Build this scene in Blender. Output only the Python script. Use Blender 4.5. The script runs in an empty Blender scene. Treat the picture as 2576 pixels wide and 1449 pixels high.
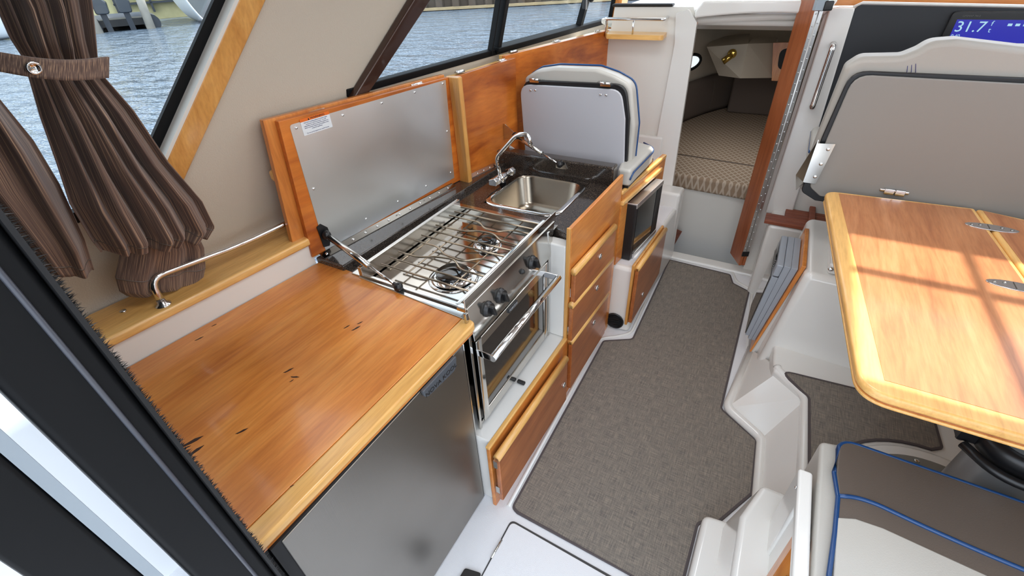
EXPOSURE = 0.0
SKY = 3.2
SUN = 8.5
CEIL = 5.0
SCREEN = 1.0
PEDX, PEDY = .80, 1.30
FWD = 2.6
import bpy, bmesh, math, random
import numpy as np
from mathutils import Vector, Matrix
random.seed(7)
C = bpy.context.scene.collection
scene = bpy.context.scene

# ------------------------------------------------------------------ camera
F = 1145.0; CX, CY = 1288.0, 724.5
CAM = np.array([0.0, 0.0, 1.75])
_up = -np.array([1370 - CX, -(2311 - CY), -F]); _up /= np.linalg.norm(_up)
_dx = 2090 - CX; _dy = (_up[2] * F - _up[0] * _dx) / _up[1]
_Y = np.array([_dx, _dy, -F]); _Y /= np.linalg.norm(_Y)
_X = np.cross(_Y, _up)
ROT = np.array([_X, _Y, _up])
cam_data = bpy.data.cameras.new('camera'); cam = bpy.data.objects.new('camera', cam_data); C.objects.link(cam)
cam_data.sensor_fit = 'HORIZONTAL'; cam_data.sensor_width = 36.0; cam_data.lens = F / 2576 * 36.0
cam_data.clip_start = 0.02; cam_data.clip_end = 500
m4 = Matrix(ROT.tolist()).to_4x4(); m4.translation = Vector(CAM.tolist()); cam.matrix_world = m4
scene.camera = cam

# ------------------------------------------------------------------ colour management, sky, sun
scene.view_settings.view_transform = 'Standard'; scene.view_settings.look = 'None'
scene.view_settings.gamma = 1.0; scene.view_settings.use_curve_mapping = False
scene.view_settings.exposure = EXPOSURE
scene.cycles.use_denoising = True
scene.cycles.max_bounces = 8; scene.cycles.diffuse_bounces = 5; scene.cycles.glossy_bounces = 4
scene.cycles.transmission_bounces = 4; scene.cycles.transparent_max_bounces = 8
scene.cycles.caustics_reflective = False; scene.cycles.caustics_refractive = False
scene.cycles.sample_clamp_indirect = 6.0
w = bpy.data.worlds.new('sky'); scene.world = w; w.use_nodes = True
nt = w.node_tree; nt.nodes.clear()
o_ = nt.nodes.new('ShaderNodeOutputWorld'); b_ = nt.nodes.new('ShaderNodeBackground'); b_.inputs[1].default_value = SKY
tc = nt.nodes.new('ShaderNodeTexCoord'); sx = nt.nodes.new('ShaderNodeSeparateXYZ'); rp = nt.nodes.new('ShaderNodeValToRGB')
nt.links.new(tc.outputs['Generated'], sx.inputs[0]); nt.links.new(sx.outputs[2], rp.inputs[0]); nt.links.new(rp.outputs[0], b_.inputs[0]); nt.links.new(b_.outputs[0], o_.inputs[0])
rp.color_ramp.elements[0].position = 0.0; rp.color_ramp.elements[0].color = (0.92, 0.96, 1.0, 1)
rp.color_ramp.elements[1].position = 0.6; rp.color_ramp.elements[1].color = (0.74, 0.85, 1.0, 1)
sd = bpy.data.lights.new('sun', 'SUN'); sun = bpy.data.objects.new('sun', sd); C.objects.link(sun)
sd.energy = SUN; sd.angle = math.radians(1.2); sd.color = (1.0, 0.96, 0.90)
SUNV = Vector((0.27, 0.37, 0.89)).normalized()
sun.location = (2, 3, 8); sun.rotation_euler = SUNV.to_track_quat('Z', 'Y').to_euler()
def area(name, loc, size, energy, rot=(0, 0, 0), col=(1, 1, 1)):
    d = bpy.data.lights.new(name, 'AREA'); d.shape = 'RECTANGLE'; d.size, d.size_y = size; d.energy = energy; d.color = col
    o = bpy.data.objects.new(name, d); C.objects.link(o); o.location = loc; o.rotation_euler = rot; return o
for i_, (lx_, ly_) in enumerate(((-0.45, 0.55), (0.15, 1.3), (-0.45, 1.9))):
    area('ceiling_fill', (lx_, ly_, 2.02), (0.5, 0.35), CEIL, col=(.94, .97, 1))  # unseen fill lights, added to lift the brightness of the saloon
area('cabin_fill', (-.1, 3.55, 1.27), (.5, .5), FWD)  # unseen fill added to brighten the berth, in place of hatch daylight

# ------------------------------------------------------------------ pixel -> point on a real plane of the boat
def ray(px, py): return ROT @ np.array([px - CX, -(py - CY), -F])
def onpl(px, py, p0, n):
    d = ray(px, py); p0 = np.array(p0, float); n = np.array(n, float)
    t = np.dot(p0 - CAM, n) / np.dot(d, n); return Vector((CAM + t * d).tolist())
def pz(px, py, z): return onpl(px, py, (0, 0, z), (0, 0, 1))
def pX(px, py, x): return onpl(px, py, (x, 0, 0), (1, 0, 0))
def pY(px, py, y): return onpl(px, py, (0, y, 0), (0, 1, 0))

# ------------------------------------------------------------------ mesh helper
class MB:
    def __init__(s): s.v = []; s.f = []; s.uv = None; s.smooth_from = None; s.sm = []
    def add(s, vs, fs, smooth=False):
        b = len(s.v); s.v += [Vector(v) for v in vs]; s.f += [[b + i for i in f] for f in fs]; s.sm += [smooth] * len(fs); return s
    def box(s, x0, x1, y0, y1, z0, z1):
        vs = [(x, y, z) for x in (x0, x1) for y in (y0, y1) for z in (z0, z1)]
        return s.add(vs, [(0, 1, 3, 2), (4, 6, 7, 5), (0, 4, 5, 1), (2, 3, 7, 6), (0, 2, 6, 4), (1, 5, 7, 3)])
    def obox(s, c, ax, ay, az, hx, hy, hz):
        c = Vector(c); ax, ay, az = [Vector(a).normalized() for a in (ax, ay, az)]
        vs = [c + ax * hx * i + ay * hy * j + az * hz * k for i in (-1, 1) for j in (-1, 1) for k in (-1, 1)]
        return s.add(vs, [(0, 1, 3, 2), (4, 6, 7, 5), (0, 4, 5, 1), (2, 3, 7, 6), (0, 2, 6, 4), (1, 5, 7, 3)])
    def prism(s, pts, vec):
        pts = [Vector(p) for p in pts]; vec = Vector(vec); n = len(pts)
        vs = pts + [p + vec for p in pts]
        fs = [list(range(n)), list(range(2 * n - 1, n - 1, -1))] + [(i, (i + 1) % n, n + (i + 1) % n, n + i) for i in range(n)]
        return s.add(vs, fs)
    def loft(s, a, b, cap=True):
        a = [Vector(p) for p in a]; b = [Vector(p) for p in b]; n = len(a)
        fs = [(i, (i + 1) % n, n + (i + 1) % n, n + i) for i in range(n)]
        if cap: fs += [list(range(n)), list(range(2 * n - 1, n - 1, -1))]
        return s.add(a + b, fs)
    def tube(s, path, r, seg=10, closed=False, caps=True):
        P = [Vector(p) for p in path]; n = len(P); rs = r if isinstance(r, (list, tuple)) else [r] * n
        vs = []; prev = None
        for i, p in enumerate(P):
            if closed: t = (P[(i + 1) % n] - P[i - 1])
            else: t = P[min(i + 1, n - 1)] - P[max(i - 1, 0)]
            t.normalize()
            if prev is None:
                a = Vector((0, 0, 1)) if abs(t.z) < 0.9 else Vector((1, 0, 0)); u = t.cross(a).normalized()
            else: u = (prev - t * prev.dot(t)).normalized()
            prev = u; w_ = t.cross(u)
            for k in range(seg):
                a = 2 * math.pi * k / seg; vs.append(p + u * math.cos(a) * rs[i] + w_ * math.sin(a) * rs[i])
        fs = []
        for i in range(n if closed else n - 1):
            for k in range(seg):
                a, b = i * seg + k, i * seg + (k + 1) % seg; c, d = ((i + 1) % n) * seg + (k + 1) % seg, ((i + 1) % n) * seg + k
                fs.append((a, b, c, d))
        s.add(vs, fs, True)
        if caps and not closed:
            b = len(s.v) - len(vs)
            s.f.append([b + k for k in range(seg)][::-1]); s.f.append([b + (n - 1) * seg + k for k in range(seg)]); s.sm += [False, False]
        return s
    def lathe(s, o, axis, prof, seg=24):
        o = Vector(o); ax = Vector(axis).normalized(); a = Vector((0, 0, 1)) if abs(ax.z) < 0.9 else Vector((1, 0, 0))
        u = ax.cross(a).normalized(); w_ = ax.cross(u); vs = []; n = len(prof)
        for r, h in prof:
            for k in range(seg):
                t = 2 * math.pi * k / seg; vs.append(o + ax * h + (u * math.cos(t) + w_ * math.sin(t)) * max(r, 1e-5))
        fs = [(i * seg + k, i * seg + (k + 1) % seg, (i + 1) * seg + (k + 1) % seg, (i + 1) * seg + k) for i in range(n - 1) for k in range(seg)]
        s.add(vs, fs, True); b = len(s.v) - len(vs)
        if prof[0][0] > 1e-4: s.f.append([b + k for k in range(seg)][::-1]); s.sm.append(False)
        if prof[-1][0] > 1e-4: s.f.append([b + (n - 1) * seg + k for k in range(seg)]); s.sm.append(False)
        return s
    def cyl(s, a, b, r, seg=16, r2=None):
        a = Vector(a); b = Vector(b); return s.lathe(a, b - a, [(r, 0), (r if r2 is None else r2, (b - a).length)], seg)
    def ball(s, c, r, seg=14, sc=(1, 1, 1)):
        c = Vector(c); n = 8; vs = []; fs = []
        for i in range(n + 1):
            ph = math.pi * i / n
            for k in range(seg):
                t = 2 * math.pi * k / seg
                vs.append(c + Vector((math.sin(ph) * math.cos(t) * sc[0], math.sin(ph) * math.sin(t) * sc[1], math.cos(ph) * sc[2])) * r)
        for i in range(n):
            for k in range(seg): fs.append((i * seg + k, i * seg + (k + 1) % seg, (i + 1) * seg + (k + 1) % seg, (i + 1) * seg + k))
        return s.add(vs, fs, True)
    def grid(s, fn, nu, nv, smooth=True):
        vs = [fn(i / nu, j / nv) for j in range(nv + 1) for i in range(nu + 1)]
        fs = [(j * (nu + 1) + i, j * (nu + 1) + i + 1, (j + 1) * (nu + 1) + i + 1, (j + 1) * (nu + 1) + i) for j in range(nv) for i in range(nu)]
        s.uv = (len(s.v), nu, nv); return s.add(vs, fs, smooth)
    def build(s, name, mat, parent=None, bevel=0, seg=2, smooth=None, solid=0, sub=0, recalc=True, **tags):
        off = Vector((0, 0, 0)); q = parent
        while q is not None: off += q.location; q = q.parent
        me = bpy.data.meshes.new(name); me.from_pydata([v - off for v in s.v], [], s.f)
        for p, f in zip(me.polygons, s.sm): p.use_smooth = f if smooth is None else smooth
        if s.uv:
            b, nu, nv = s.uv; ul = me.uv_layers.new(name='UVMap')
            for li, lp in enumerate(me.loops):
                k = lp.vertex_index - b; ul.data[li].uv = ((k % (nu + 1)) / nu, (k // (nu + 1)) / nv)
        bm = bmesh.new(); bm.from_mesh(me)
        if recalc: bmesh.ops.remove_doubles(bm, verts=bm.verts, dist=1e-6); bmesh.ops.recalc_face_normals(bm, faces=bm.faces)
        bm.to_mesh(me); bm.free(); me.materials.append(mat)
        o = bpy.data.objects.new(name, me); C.objects.link(o)
        if parent is not None: o.parent = parent
        if solid:
            md = o.modifiers.new('s', 'SOLIDIFY'); md.thickness = solid; md.offset = 0
        if sub:
            md = o.modifiers.new('u', 'SUBSURF'); md.levels = sub; md.render_levels = sub
        if bevel:
            md = o.modifiers.new('b', 'BEVEL'); md.width = bevel; md.segments = seg; md.limit_method = 'ANGLE'; md.angle_limit = math.radians(38)
            md.harden_normals = False
            for p in me.polygons: p.use_smooth = True
            md2 = o.modifiers.new('w', 'WEIGHTED_NORMAL'); md2.keep_sharp = False
        for k, v in tags.items(): o[k] = v
        return o
def each(mb, name, mat, parent=None, **k):
    """build every separate piece of mb as an object of its own"""
    par = list(range(len(mb.v)))
    def find(a):
        while par[a] != a: par[a] = par[par[a]]; a = par[a]
        return a
    for f in mb.f:
        for i in f[1:]: par[find(i)] = find(f[0])
    groups = {}
    for f, sm in zip(mb.f, mb.sm): groups.setdefault(find(f[0]), []).append((f, sm))
    for g in groups.values():
        idx = sorted({i for f, _ in g for i in f}); mp = {i: j for j, i in enumerate(idx)}
        q = MB(); q.v = [mb.v[i] for i in idx]; q.f = [[mp[i] for i in f] for f, _ in g]; q.sm = [s for _, s in g]
        o = q.build(name, mat, parent, **k)
    return o
def thing(name, label, cat, loc=(0, 0, 0), group=None):
    o = bpy.data.objects.new(name, None); C.objects.link(o); o.location = loc; o.empty_display_size = 0.05
    o['label'] = label; o['category'] = cat
    if group: o['group'] = group
    return o
def rpoly(pts, r, n=5):
    """round the corners of a planar polygon (3-D points); r one radius or one per corner"""
    P = [Vector(p) for p in pts]; out = []; N = len(P); rs = r if isinstance(r, (list, tuple)) else [r] * N
    for i in range(N):
        p = P[i]; a = (P[i - 1] - p); b = (P[(i + 1) % N] - p); rr = rs[i]
        if rr <= 0: out.append(p); continue
        la, lb = a.length, b.length; a.normalize(); b.normalize(); ang = a.angle(b)
        d = min(rr / math.tan(ang / 2), la * 0.49, lb * 0.49); p0 = p + a * d; p1 = p + b * d
        for k in range(n + 1):
            t = k / n; out.append(p0 * (1 - t) ** 2 + p * 2 * t * (1 - t) + p1 * t ** 2)
    return out
def smoothpath(pts, r, n=6):
    P = [Vector(p) for p in pts]; out = [P[0]]
    for i in range(1, len(P) - 1):
        p = P[i]; a = P[i - 1] - p; b = P[i + 1] - p; d = min(r, a.length * .49, b.length * .49); a.normalize(); b.normalize()
        for k in range(n + 1):
            t = k / n; out.append((p + a * d) * (1 - t) ** 2 + p * 2 * t * (1 - t) + (p + b * d) * t ** 2)
    out.append(P[-1]); return out
def text(name, body, origin, right, up, size, mat, parent, align='LEFT', extrude=0.0003, sx=1.0):
    cu = bpy.data.curves.new(name, 'FONT'); cu.body = body; cu.size = size; cu.extrude = extrude; cu.align_x = align; cu.align_y = 'CENTER'
    cu.resolution_u = 3
    o = bpy.data.objects.new(name, cu); C.objects.link(o); cu.materials.append(mat)
    off = Vector((0, 0, 0)); q = parent
    while q is not None: off += q.location; q = q.parent
    r = Vector(right).normalized(); u = Vector(up); u = (u - r * u.dot(r)).normalized(); n = r.cross(u)
    M = Matrix((r * sx, u, n)).transposed().to_4x4(); M.translation = Vector(origin) - off
    bpy.context.view_layer.update()
    me = bpy.data.meshes.new_from_object(o.evaluated_get(bpy.context.evaluated_depsgraph_get())); nm = o.name; bpy.data.objects.remove(o); bpy.data.curves.remove(cu)
    o = bpy.data.objects.new(name, me); C.objects.link(o)
    if not me.materials: me.materials.append(mat)
    o.parent = parent; o.matrix_local = M
    return o

# ------------------------------------------------------------------ materials
def lin(c):
    return tuple(((x / 255) / 12.92 if x / 255 <= .04045 else ((x / 255 + .055) / 1.055) ** 2.4) for x in c) + (1,)
MATS = {}
def base(name):
    m = bpy.data.materials.new(name); m.use_nodes = True; MATS[name] = m
    return m, m.node_tree, m.node_tree.nodes['Principled BSDF']
def plain(name, col, rough=.5, metal=0, coat=0, bump=0, bscale=200, spec=None, var=0, vscale=3, trans=0):
    m, t, b = base(name); b.inputs['Base Color'].default_value = lin(col); b.inputs['Roughness'].default_value = rough
    b.inputs['Metallic'].default_value = metal; b.inputs['Coat Weight'].default_value = coat; b.inputs['Coat Roughness'].default_value = .08
    if spec is not None: b.inputs['Specular IOR Level'].default_value = spec
    tcn = t.nodes.new('ShaderNodeTexCoord')
    if var:
        n = t.nodes.new('ShaderNodeTexNoise'); n.inputs['Scale'].default_value = vscale; n.inputs['Detail'].default_value = 4
        mx = t.nodes.new('ShaderNodeMix'); mx.data_type = 'RGBA'
        c = lin(col); mx.inputs['A'].default_value = tuple(x * (1 - var) for x in c[:3]) + (1,); mx.inputs['B'].default_value = tuple(min(1, x * (1 + var)) for x in c[:3]) + (1,)
        t.links.new(tcn.outputs['Object'], n.inputs['Vector']); t.links.new(n.outputs['Fac'], mx.inputs['Factor']); t.links.new(mx.outputs['Result'], b.inputs['Base Color'])
    if bump:
        n = t.nodes.new('ShaderNodeTexNoise'); n.inputs['Scale'].default_value = bscale; n.inputs['Detail'].default_value = 3
        bp = t.nodes.new('ShaderNodeBump'); bp.inputs['Strength'].default_value = bump; bp.inputs['Distance'].default_value = .002
        t.links.new(tcn.outputs['Object'], n.inputs['Vector']); t.links.new(n.outputs['Fac'], bp.inputs['Height']); t.links.new(bp.outputs[0], b.inputs['Normal'])
    return m
def wood(name, c1, c2, c3, axis='y', rough=.32, coat=.35, blot=0.35, sc=1.0):
    m, t, b = base(name); tcn = t.nodes.new('ShaderNodeTexCoord'); mp = t.nodes.new('ShaderNodeMapping')
    k = {'x': (1.2, 14, 14), 'y': (14, 1.2, 14), 'z': (14, 14, 1.2)}[axis]; mp.inputs['Scale'].default_value = tuple(a * sc for a in k)
    t.links.new(tcn.outputs['Object'], mp.inputs[0])
    n1 = t.nodes.new('ShaderNodeTexNoise'); n1.inputs['Scale'].default_value = 1.6; n1.inputs['Detail'].default_value = 7; n1.inputs['Roughness'].default_value = .62; n1.inputs['Distortion'].default_value = .6
    n2 = t.nodes.new('ShaderNodeTexNoise'); n2.inputs['Scale'].default_value = 11; n2.inputs['Detail'].default_value = 3
    n3 = t.nodes.new('ShaderNodeTexNoise'); n3.inputs['Scale'].default_value = 3.5; n3.inputs['Detail'].default_value = 2
    t.links.new(mp.outputs[0], n1.inputs['Vector']); t.links.new(mp.outputs[0], n2.inputs['Vector']); t.links.new(tcn.outputs['Object'], n3.inputs['Vector'])
    r = t.nodes.new('ShaderNodeValToRGB'); e = r.color_ramp.elements; e[0].position = .3; e[0].color = lin(c3); e[1].position = .7; e[1].color = lin(c1)
    x = r.color_ramp.elements.new(.48); x.color = lin(c2)
    t.links.new(n1.outputs['Fac'], r.inputs[0])
    mx = t.nodes.new('ShaderNodeMix'); mx.data_type = 'RGBA'; mx.blend_type = 'MULTIPLY'; mx.inputs['Factor'].default_value = .5
    r2 = t.nodes.new('ShaderNodeValToRGB'); r2.color_ramp.elements[0].position = .35; r2.color_ramp.elements[0].color = (.86, .82, .78, 1); r2.color_ramp.elements[1].position = .6; r2.color_ramp.elements[1].color = (1.12, 1.12, 1.12, 1)
    t.links.new(n2.outputs['Fac'], r2.inputs[0]); t.links.new(r.outputs[0], mx.inputs['A']); t.links.new(r2.outputs[0], mx.inputs['B'])
    mx2 = t.nodes.new('ShaderNodeMix'); mx2.data_type = 'RGBA'; mx2.blend_type = 'MULTIPLY'; mx2.inputs['Factor'].default_value = blot
    r3 = t.nodes.new('ShaderNodeValToRGB'); r3.color_ramp.elements[0].position = .3; r3.color_ramp.elements[0].color = (.5, .42, .36, 1); r3.color_ramp.elements[1].position = .65; r3.color_ramp.elements[1].color = (1.15, 1.15, 1.15, 1)
    t.links.new(n3.outputs['Fac'], r3.inputs[0]); t.links.new(mx.outputs['Result'], mx2.inputs['A']); t.links.new(r3.outputs[0], mx2.inputs['B'])
    t.links.new(mx2.outputs['Result'], b.inputs['Base Color'])
    b.inputs['Roughness'].default_value = rough; b.inputs['Coat Weight'].default_value = coat; b.inputs['Coat Roughness'].default_value = .12
    return m
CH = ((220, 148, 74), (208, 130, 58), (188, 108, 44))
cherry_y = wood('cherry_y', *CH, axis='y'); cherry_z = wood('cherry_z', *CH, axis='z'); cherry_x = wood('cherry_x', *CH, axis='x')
cherry_shaded = wood('cherry_shaded', (182, 112, 62), (166, 96, 48), (146, 78, 36), axis='y')  # cherry darkened to paint in the fronts' dimmer light; also the table groove
cherry_fig = wood('cherry_figured', (216, 132, 54), (198, 110, 38), (156, 74, 24), axis='y', blot=.7, sc=.55)
cherry_tab = wood('cherry_table', (192, 130, 84), (178, 114, 68), (158, 94, 54), axis='y', blot=.3)
teak = wood('teak', (150, 84, 56), (132, 68, 44), (105, 52, 34), axis='x', rough=.5, coat=0)
maple_y = wood('maple_y', (232, 184, 112), (224, 172, 98), (208, 152, 80), axis='y', blot=.15); maple_x = wood('maple_x', (232, 184, 112), (224, 172, 98), (208, 152, 80), axis='x', blot=.15)
maple_z = wood('maple_z', (220, 165, 92), (208, 150, 78), (190, 130, 62), axis='z', blot=.15)
door_wood = wood('door_wood', (176, 104, 62), (160, 88, 48), (135, 70, 36), axis='z', blot=.3)
gel = plain('gelcoat', (226, 224, 219), .22, coat=.5, spec=.5)
gel_tex = plain('gelcoat_nonskid', (228, 228, 230), .4, bump=.5, bscale=450)
gel_w = plain('gelcoat_warm', (224, 221, 214), .35)
chrome = plain('chrome', (225, 225, 225), .07, 1)
steel_p = plain('steel_polished', (205, 203, 198), .13, 1, var=.05)
steel_s = plain('steel_satin', (215, 216, 216), .34, 1)
steel_dk = plain('steel_dark_mirror', (150, 146, 140), .10, 1)
rod_m = plain('grate_rod', (165, 150, 130), .28, 1, var=.25, vscale=14)
black_pl = plain('black_plastic', (22, 22, 24), .35)
black_mt = plain('black_matt', (16, 16, 18), .6)
black_al = plain('black_aluminium', (5, 6, 8), .6, 0, spec=.25, var=.1, vscale=8)
black_gl = plain('black_glass', (12, 12, 13), .06, 0, coat=1)
enam = plain('black_enamel', (10, 10, 11), .12, coat=1)
brown_al = plain('brown_aluminium', (58, 34, 24), .3, .2, coat=.4)
vinyl_w = plain('vinyl_wall', (196, 186, 170), .5, bump=.6, bscale=230)
vinyl_g = plain('vinyl_light', (184, 180, 172), .42, bump=.15, bscale=300, coat=.1)
vinyl_d = plain('vinyl_dark', (98, 88, 80), .42, bump=.15, bscale=300, coat=.1)
blue = plain('blue_piping', (14, 64, 116), .35, coat=.3)
lam_grey = plain('laminate_grey', (134, 130, 124), .45)
lam_white = plain('laminate_white', (184, 184, 189), .42)
dash_blk = plain('dash_black', (30, 33, 38), .5, bump=.15, bscale=300)
grey_pl = plain('grey_plastic', (150, 156, 164), .4)
pump_grey = plain('pedestal_grey', (158, 160, 162), .3, .6)
base_grey = plain('plate_grey', (128, 126, 120), .5, .2)
bolster = plain('bolster_fabric', (104, 92, 84), .85)
ext_white = plain('deck_white', (235, 238, 240), .35, coat=.2)
grey_frame = plain('grey_aluminium', (150, 160, 168), .4, .2)
hull_dark = plain('far_dark', (45, 50, 58), .6)
brass = plain('brass', (200, 170, 90), .15, 1)
white_m = plain('label_white', (222, 226, 228), .5)
orange_m = plain('label_orange', (226, 108, 22), .5)
ink = plain('ink', (60, 60, 110), .6); ink_k = plain('ink_black', (20, 16, 14), .6); ink_w = plain('ink_grey', (170, 172, 176), .5)
knot_m = plain('knot', (52, 26, 12), .5)
pile_m = plain('piling', (176, 168, 156), .8, var=.4, vscale=2)

def steel_brushed(name, col, axis, rough=.3):
    m, t, b = base(name); b.inputs['Metallic'].default_value = 1; b.inputs['Base Color'].default_value = lin(col)
    tcn = t.nodes.new('ShaderNodeTexCoord'); mp = t.nodes.new('ShaderNodeMapping'); mp.inputs['Scale'].default_value = {'y': (900, 6, 900), 'z': (900, 900, 6)}[axis]
    n = t.nodes.new('ShaderNodeTexNoise'); n.inputs['Scale'].default_value = 1; n.inputs['Detail'].default_value = 2
    n2 = t.nodes.new('ShaderNodeTexNoise'); n2.inputs['Scale'].default_value = 5; n2.inputs['Detail'].default_value = 3
    mr = t.nodes.new('ShaderNodeMapRange'); mr.inputs['To Min'].default_value = rough - .07; mr.inputs['To Max'].default_value = rough + .1
    bp = t.nodes.new('ShaderNodeBump'); bp.inputs['Strength'].default_value = .12; bp.inputs['Distance'].default_value = .001
    t.links.new(tcn.outputs['Object'], mp.inputs[0]); t.links.new(mp.outputs[0], n.inputs['Vector']); t.links.new(tcn.outputs['Object'], n2.inputs['Vector'])
    t.links.new(n2.outputs['Fac'], mr.inputs['Value']); t.links.new(mr.outputs[0], b.inputs['Roughness']); t.links.new(n.outputs['Fac'], bp.inputs['Height']); t.links.new(bp.outputs[0], b.inputs['Normal'])
    b.inputs['Anisotropic'].default_value = .4
    return m
steel_lid = steel_brushed('steel_lid', (240, 242, 242), 'y', .36)
steel_fr = steel_brushed('steel_fridge', (146, 141, 134), 'z', .34)
steel_sink = steel_brushed('steel_sink', (160, 151, 137), 'y', .18)

def granite():
    m, t, b = base('granite'); tcn = t.nodes.new('ShaderNodeTexCoord'); n = t.nodes.new('ShaderNodeTexNoise'); n.inputs['Scale'].default_value = 420; n.inputs['Detail'].default_value = 2
    r = t.nodes.new('ShaderNodeValToRGB'); e = r.color_ramp.elements; e[0].position = .5; e[0].color = lin((34, 30, 29)); e[1].position = .75; e[1].color = lin((128, 112, 96))
    t.links.new(tcn.outputs['Object'], n.inputs['Vector']); t.links.new(n.outputs['Fac'], r.inputs[0]); t.links.new(r.outputs[0], b.inputs['Base Color'])
    b.inputs['Roughness'].default_value = .16; b.inputs['Coat Weight'].default_value = .5; return m
granite_m = granite()
def woven(name, c1, c2, c3, scale=260):
    m, t, b = base(name); tcn = t.nodes.new('ShaderNodeTexCoord'); outs = []
    for s_ in ((scale, 14, 1), (14, scale, 1)):
        mp = t.nodes.new('ShaderNodeMapping'); mp.inputs['Scale'].default_value = s_; n = t.nodes.new('ShaderNodeTexNoise'); n.inputs['Scale'].default_value = 1.4; n.inputs['Detail'].default_value = 5
        t.links.new(tcn.outputs['Object'], mp.inputs[0]); t.links.new(mp.outputs[0], n.inputs['Vector']); outs.append(n)
    ad = t.nodes.new('ShaderNodeMath'); ad.operation = 'ADD'; t.links.new(outs[0].outputs['Fac'], ad.inputs[0]); t.links.new(outs[1].outputs['Fac'], ad.inputs[1])
    hf = t.nodes.new('ShaderNodeMath'); hf.operation = 'MULTIPLY'; hf.inputs[1].default_value = .5; t.links.new(ad.outputs[0], hf.inputs[0])
    r = t.nodes.new('ShaderNodeValToRGB'); e = r.color_ramp.elements; e[0].position = .38; e[0].color = lin(c1); e[1].position = .62; e[1].color = lin(c3); x = e.new(.5); x.color = lin(c2)
    t.links.new(hf.outputs[0], r.inputs[0]); t.links.new(r.outputs[0], b.inputs['Base Color']); b.inputs['Roughness'].default_value = .75
    bp = t.nodes.new('ShaderNodeBump'); bp.inputs['Strength'].default_value = .25; bp.inputs['Distance'].default_value = .001; t.links.new(hf.outputs[0], bp.inputs['Height']); t.links.new(bp.outputs[0], b.inputs['Normal'])
    return m
mat_weave = woven('mat_weave', (98, 92, 87), (121, 113, 104), (144, 134, 120)); mat_bind = plain('mat_binding', (82, 74, 74), .8)
def curtain_mat():
    m, t, b = base('curtain_stripe'); uvn = t.nodes.new('ShaderNodeTexCoord'); mp = t.nodes.new('ShaderNodeMapping'); mp.inputs['Scale'].default_value = (170, 1.5, 1)
    n = t.nodes.new('ShaderNodeTexNoise'); n.inputs['Scale'].default_value = 1; n.inputs['Detail'].default_value = 3
    r = t.nodes.new('ShaderNodeValToRGB'); e = r.color_ramp.elements; e[0].position = .4; e[0].color = lin((88, 70, 62)); e[1].position = .64; e[1].color = lin((178, 148, 120)); x = e.new(.54); x.color = lin((112, 90, 80))
    t.links.new(uvn.outputs['UV'], mp.inputs[0]); t.links.new(mp.outputs[0], n.inputs['Vector']); t.links.new(n.outputs['Fac'], r.inputs[0]); t.links.new(r.outputs[0], b.inputs['Base Color'])
    b.inputs['Roughness'].default_value = .8; b.inputs['Sheen Weight'].default_value = .15
    return m
curt_m = curtain_mat()
def mattress_mat():
    m, t, b = base('mattress_pattern'); tcn = t.nodes.new('ShaderNodeTexCoord'); outs = []
    for an in (math.radians(35), math.radians(-35)):
        mp = t.nodes.new('ShaderNodeMapping'); mp.inputs['Rotation'].default_value = (0.35, 0, an); wv = t.nodes.new('ShaderNodeTexWave'); wv.inputs['Scale'].default_value = 9; wv.inputs['Distortion'].default_value = 0
        t.links.new(tcn.outputs['Object'], mp.inputs[0]); t.links.new(mp.outputs[0], wv.inputs['Vector']); outs.append(wv)
    mxm = t.nodes.new('ShaderNodeMath'); mxm.operation = 'MAXIMUM'; t.links.new(outs[0].outputs['Fac'], mxm.inputs[0]); t.links.new(outs[1].outputs['Fac'], mxm.inputs[1])
    r = t.nodes.new('ShaderNodeValToRGB'); e = r.color_ramp.elements; e[0].position = .75; e[0].color = lin((150, 128, 106)); e[1].position = .9; e[1].color = lin((186, 170, 152))
    t.links.new(mxm.outputs[0], r.inputs[0]); t.links.new(r.outputs[0], b.inputs['Base Color']); b.inputs['Roughness'].default_value = .85
    return m
matt_m = mattress_mat()
def water_mat():
    m, t, b = base('water'); b.inputs['Base Color'].default_value = lin((82, 94, 108)); b.inputs['Roughness'].default_value = .12; b.inputs['IOR'].default_value = 1.33
    tcn = t.nodes.new('ShaderNodeTexCoord'); mp = t.nodes.new('ShaderNodeMapping'); mp.inputs['Rotation'].default_value = (0, 0, .9); mp.inputs['Scale'].default_value = (1.0, 2.4, 1)
    n = t.nodes.new('ShaderNodeTexNoise'); n.inputs['Scale'].default_value = 1.0; n.inputs['Detail'].default_value = 4; n.inputs['Roughness'].default_value = .55
    bp = t.nodes.new('ShaderNodeBump'); bp.inputs['Strength'].default_value = 1; bp.inputs['Distance'].default_value = .55
    t.links.new(tcn.outputs['Object'], mp.inputs[0]); t.links.new(mp.outputs[0], n.inputs['Vector']); t.links.new(n.outputs['Fac'], bp.inputs['Height']); t.links.new(bp.outputs[0], b.inputs['Normal'])
    return m
water_m = water_mat()
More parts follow.
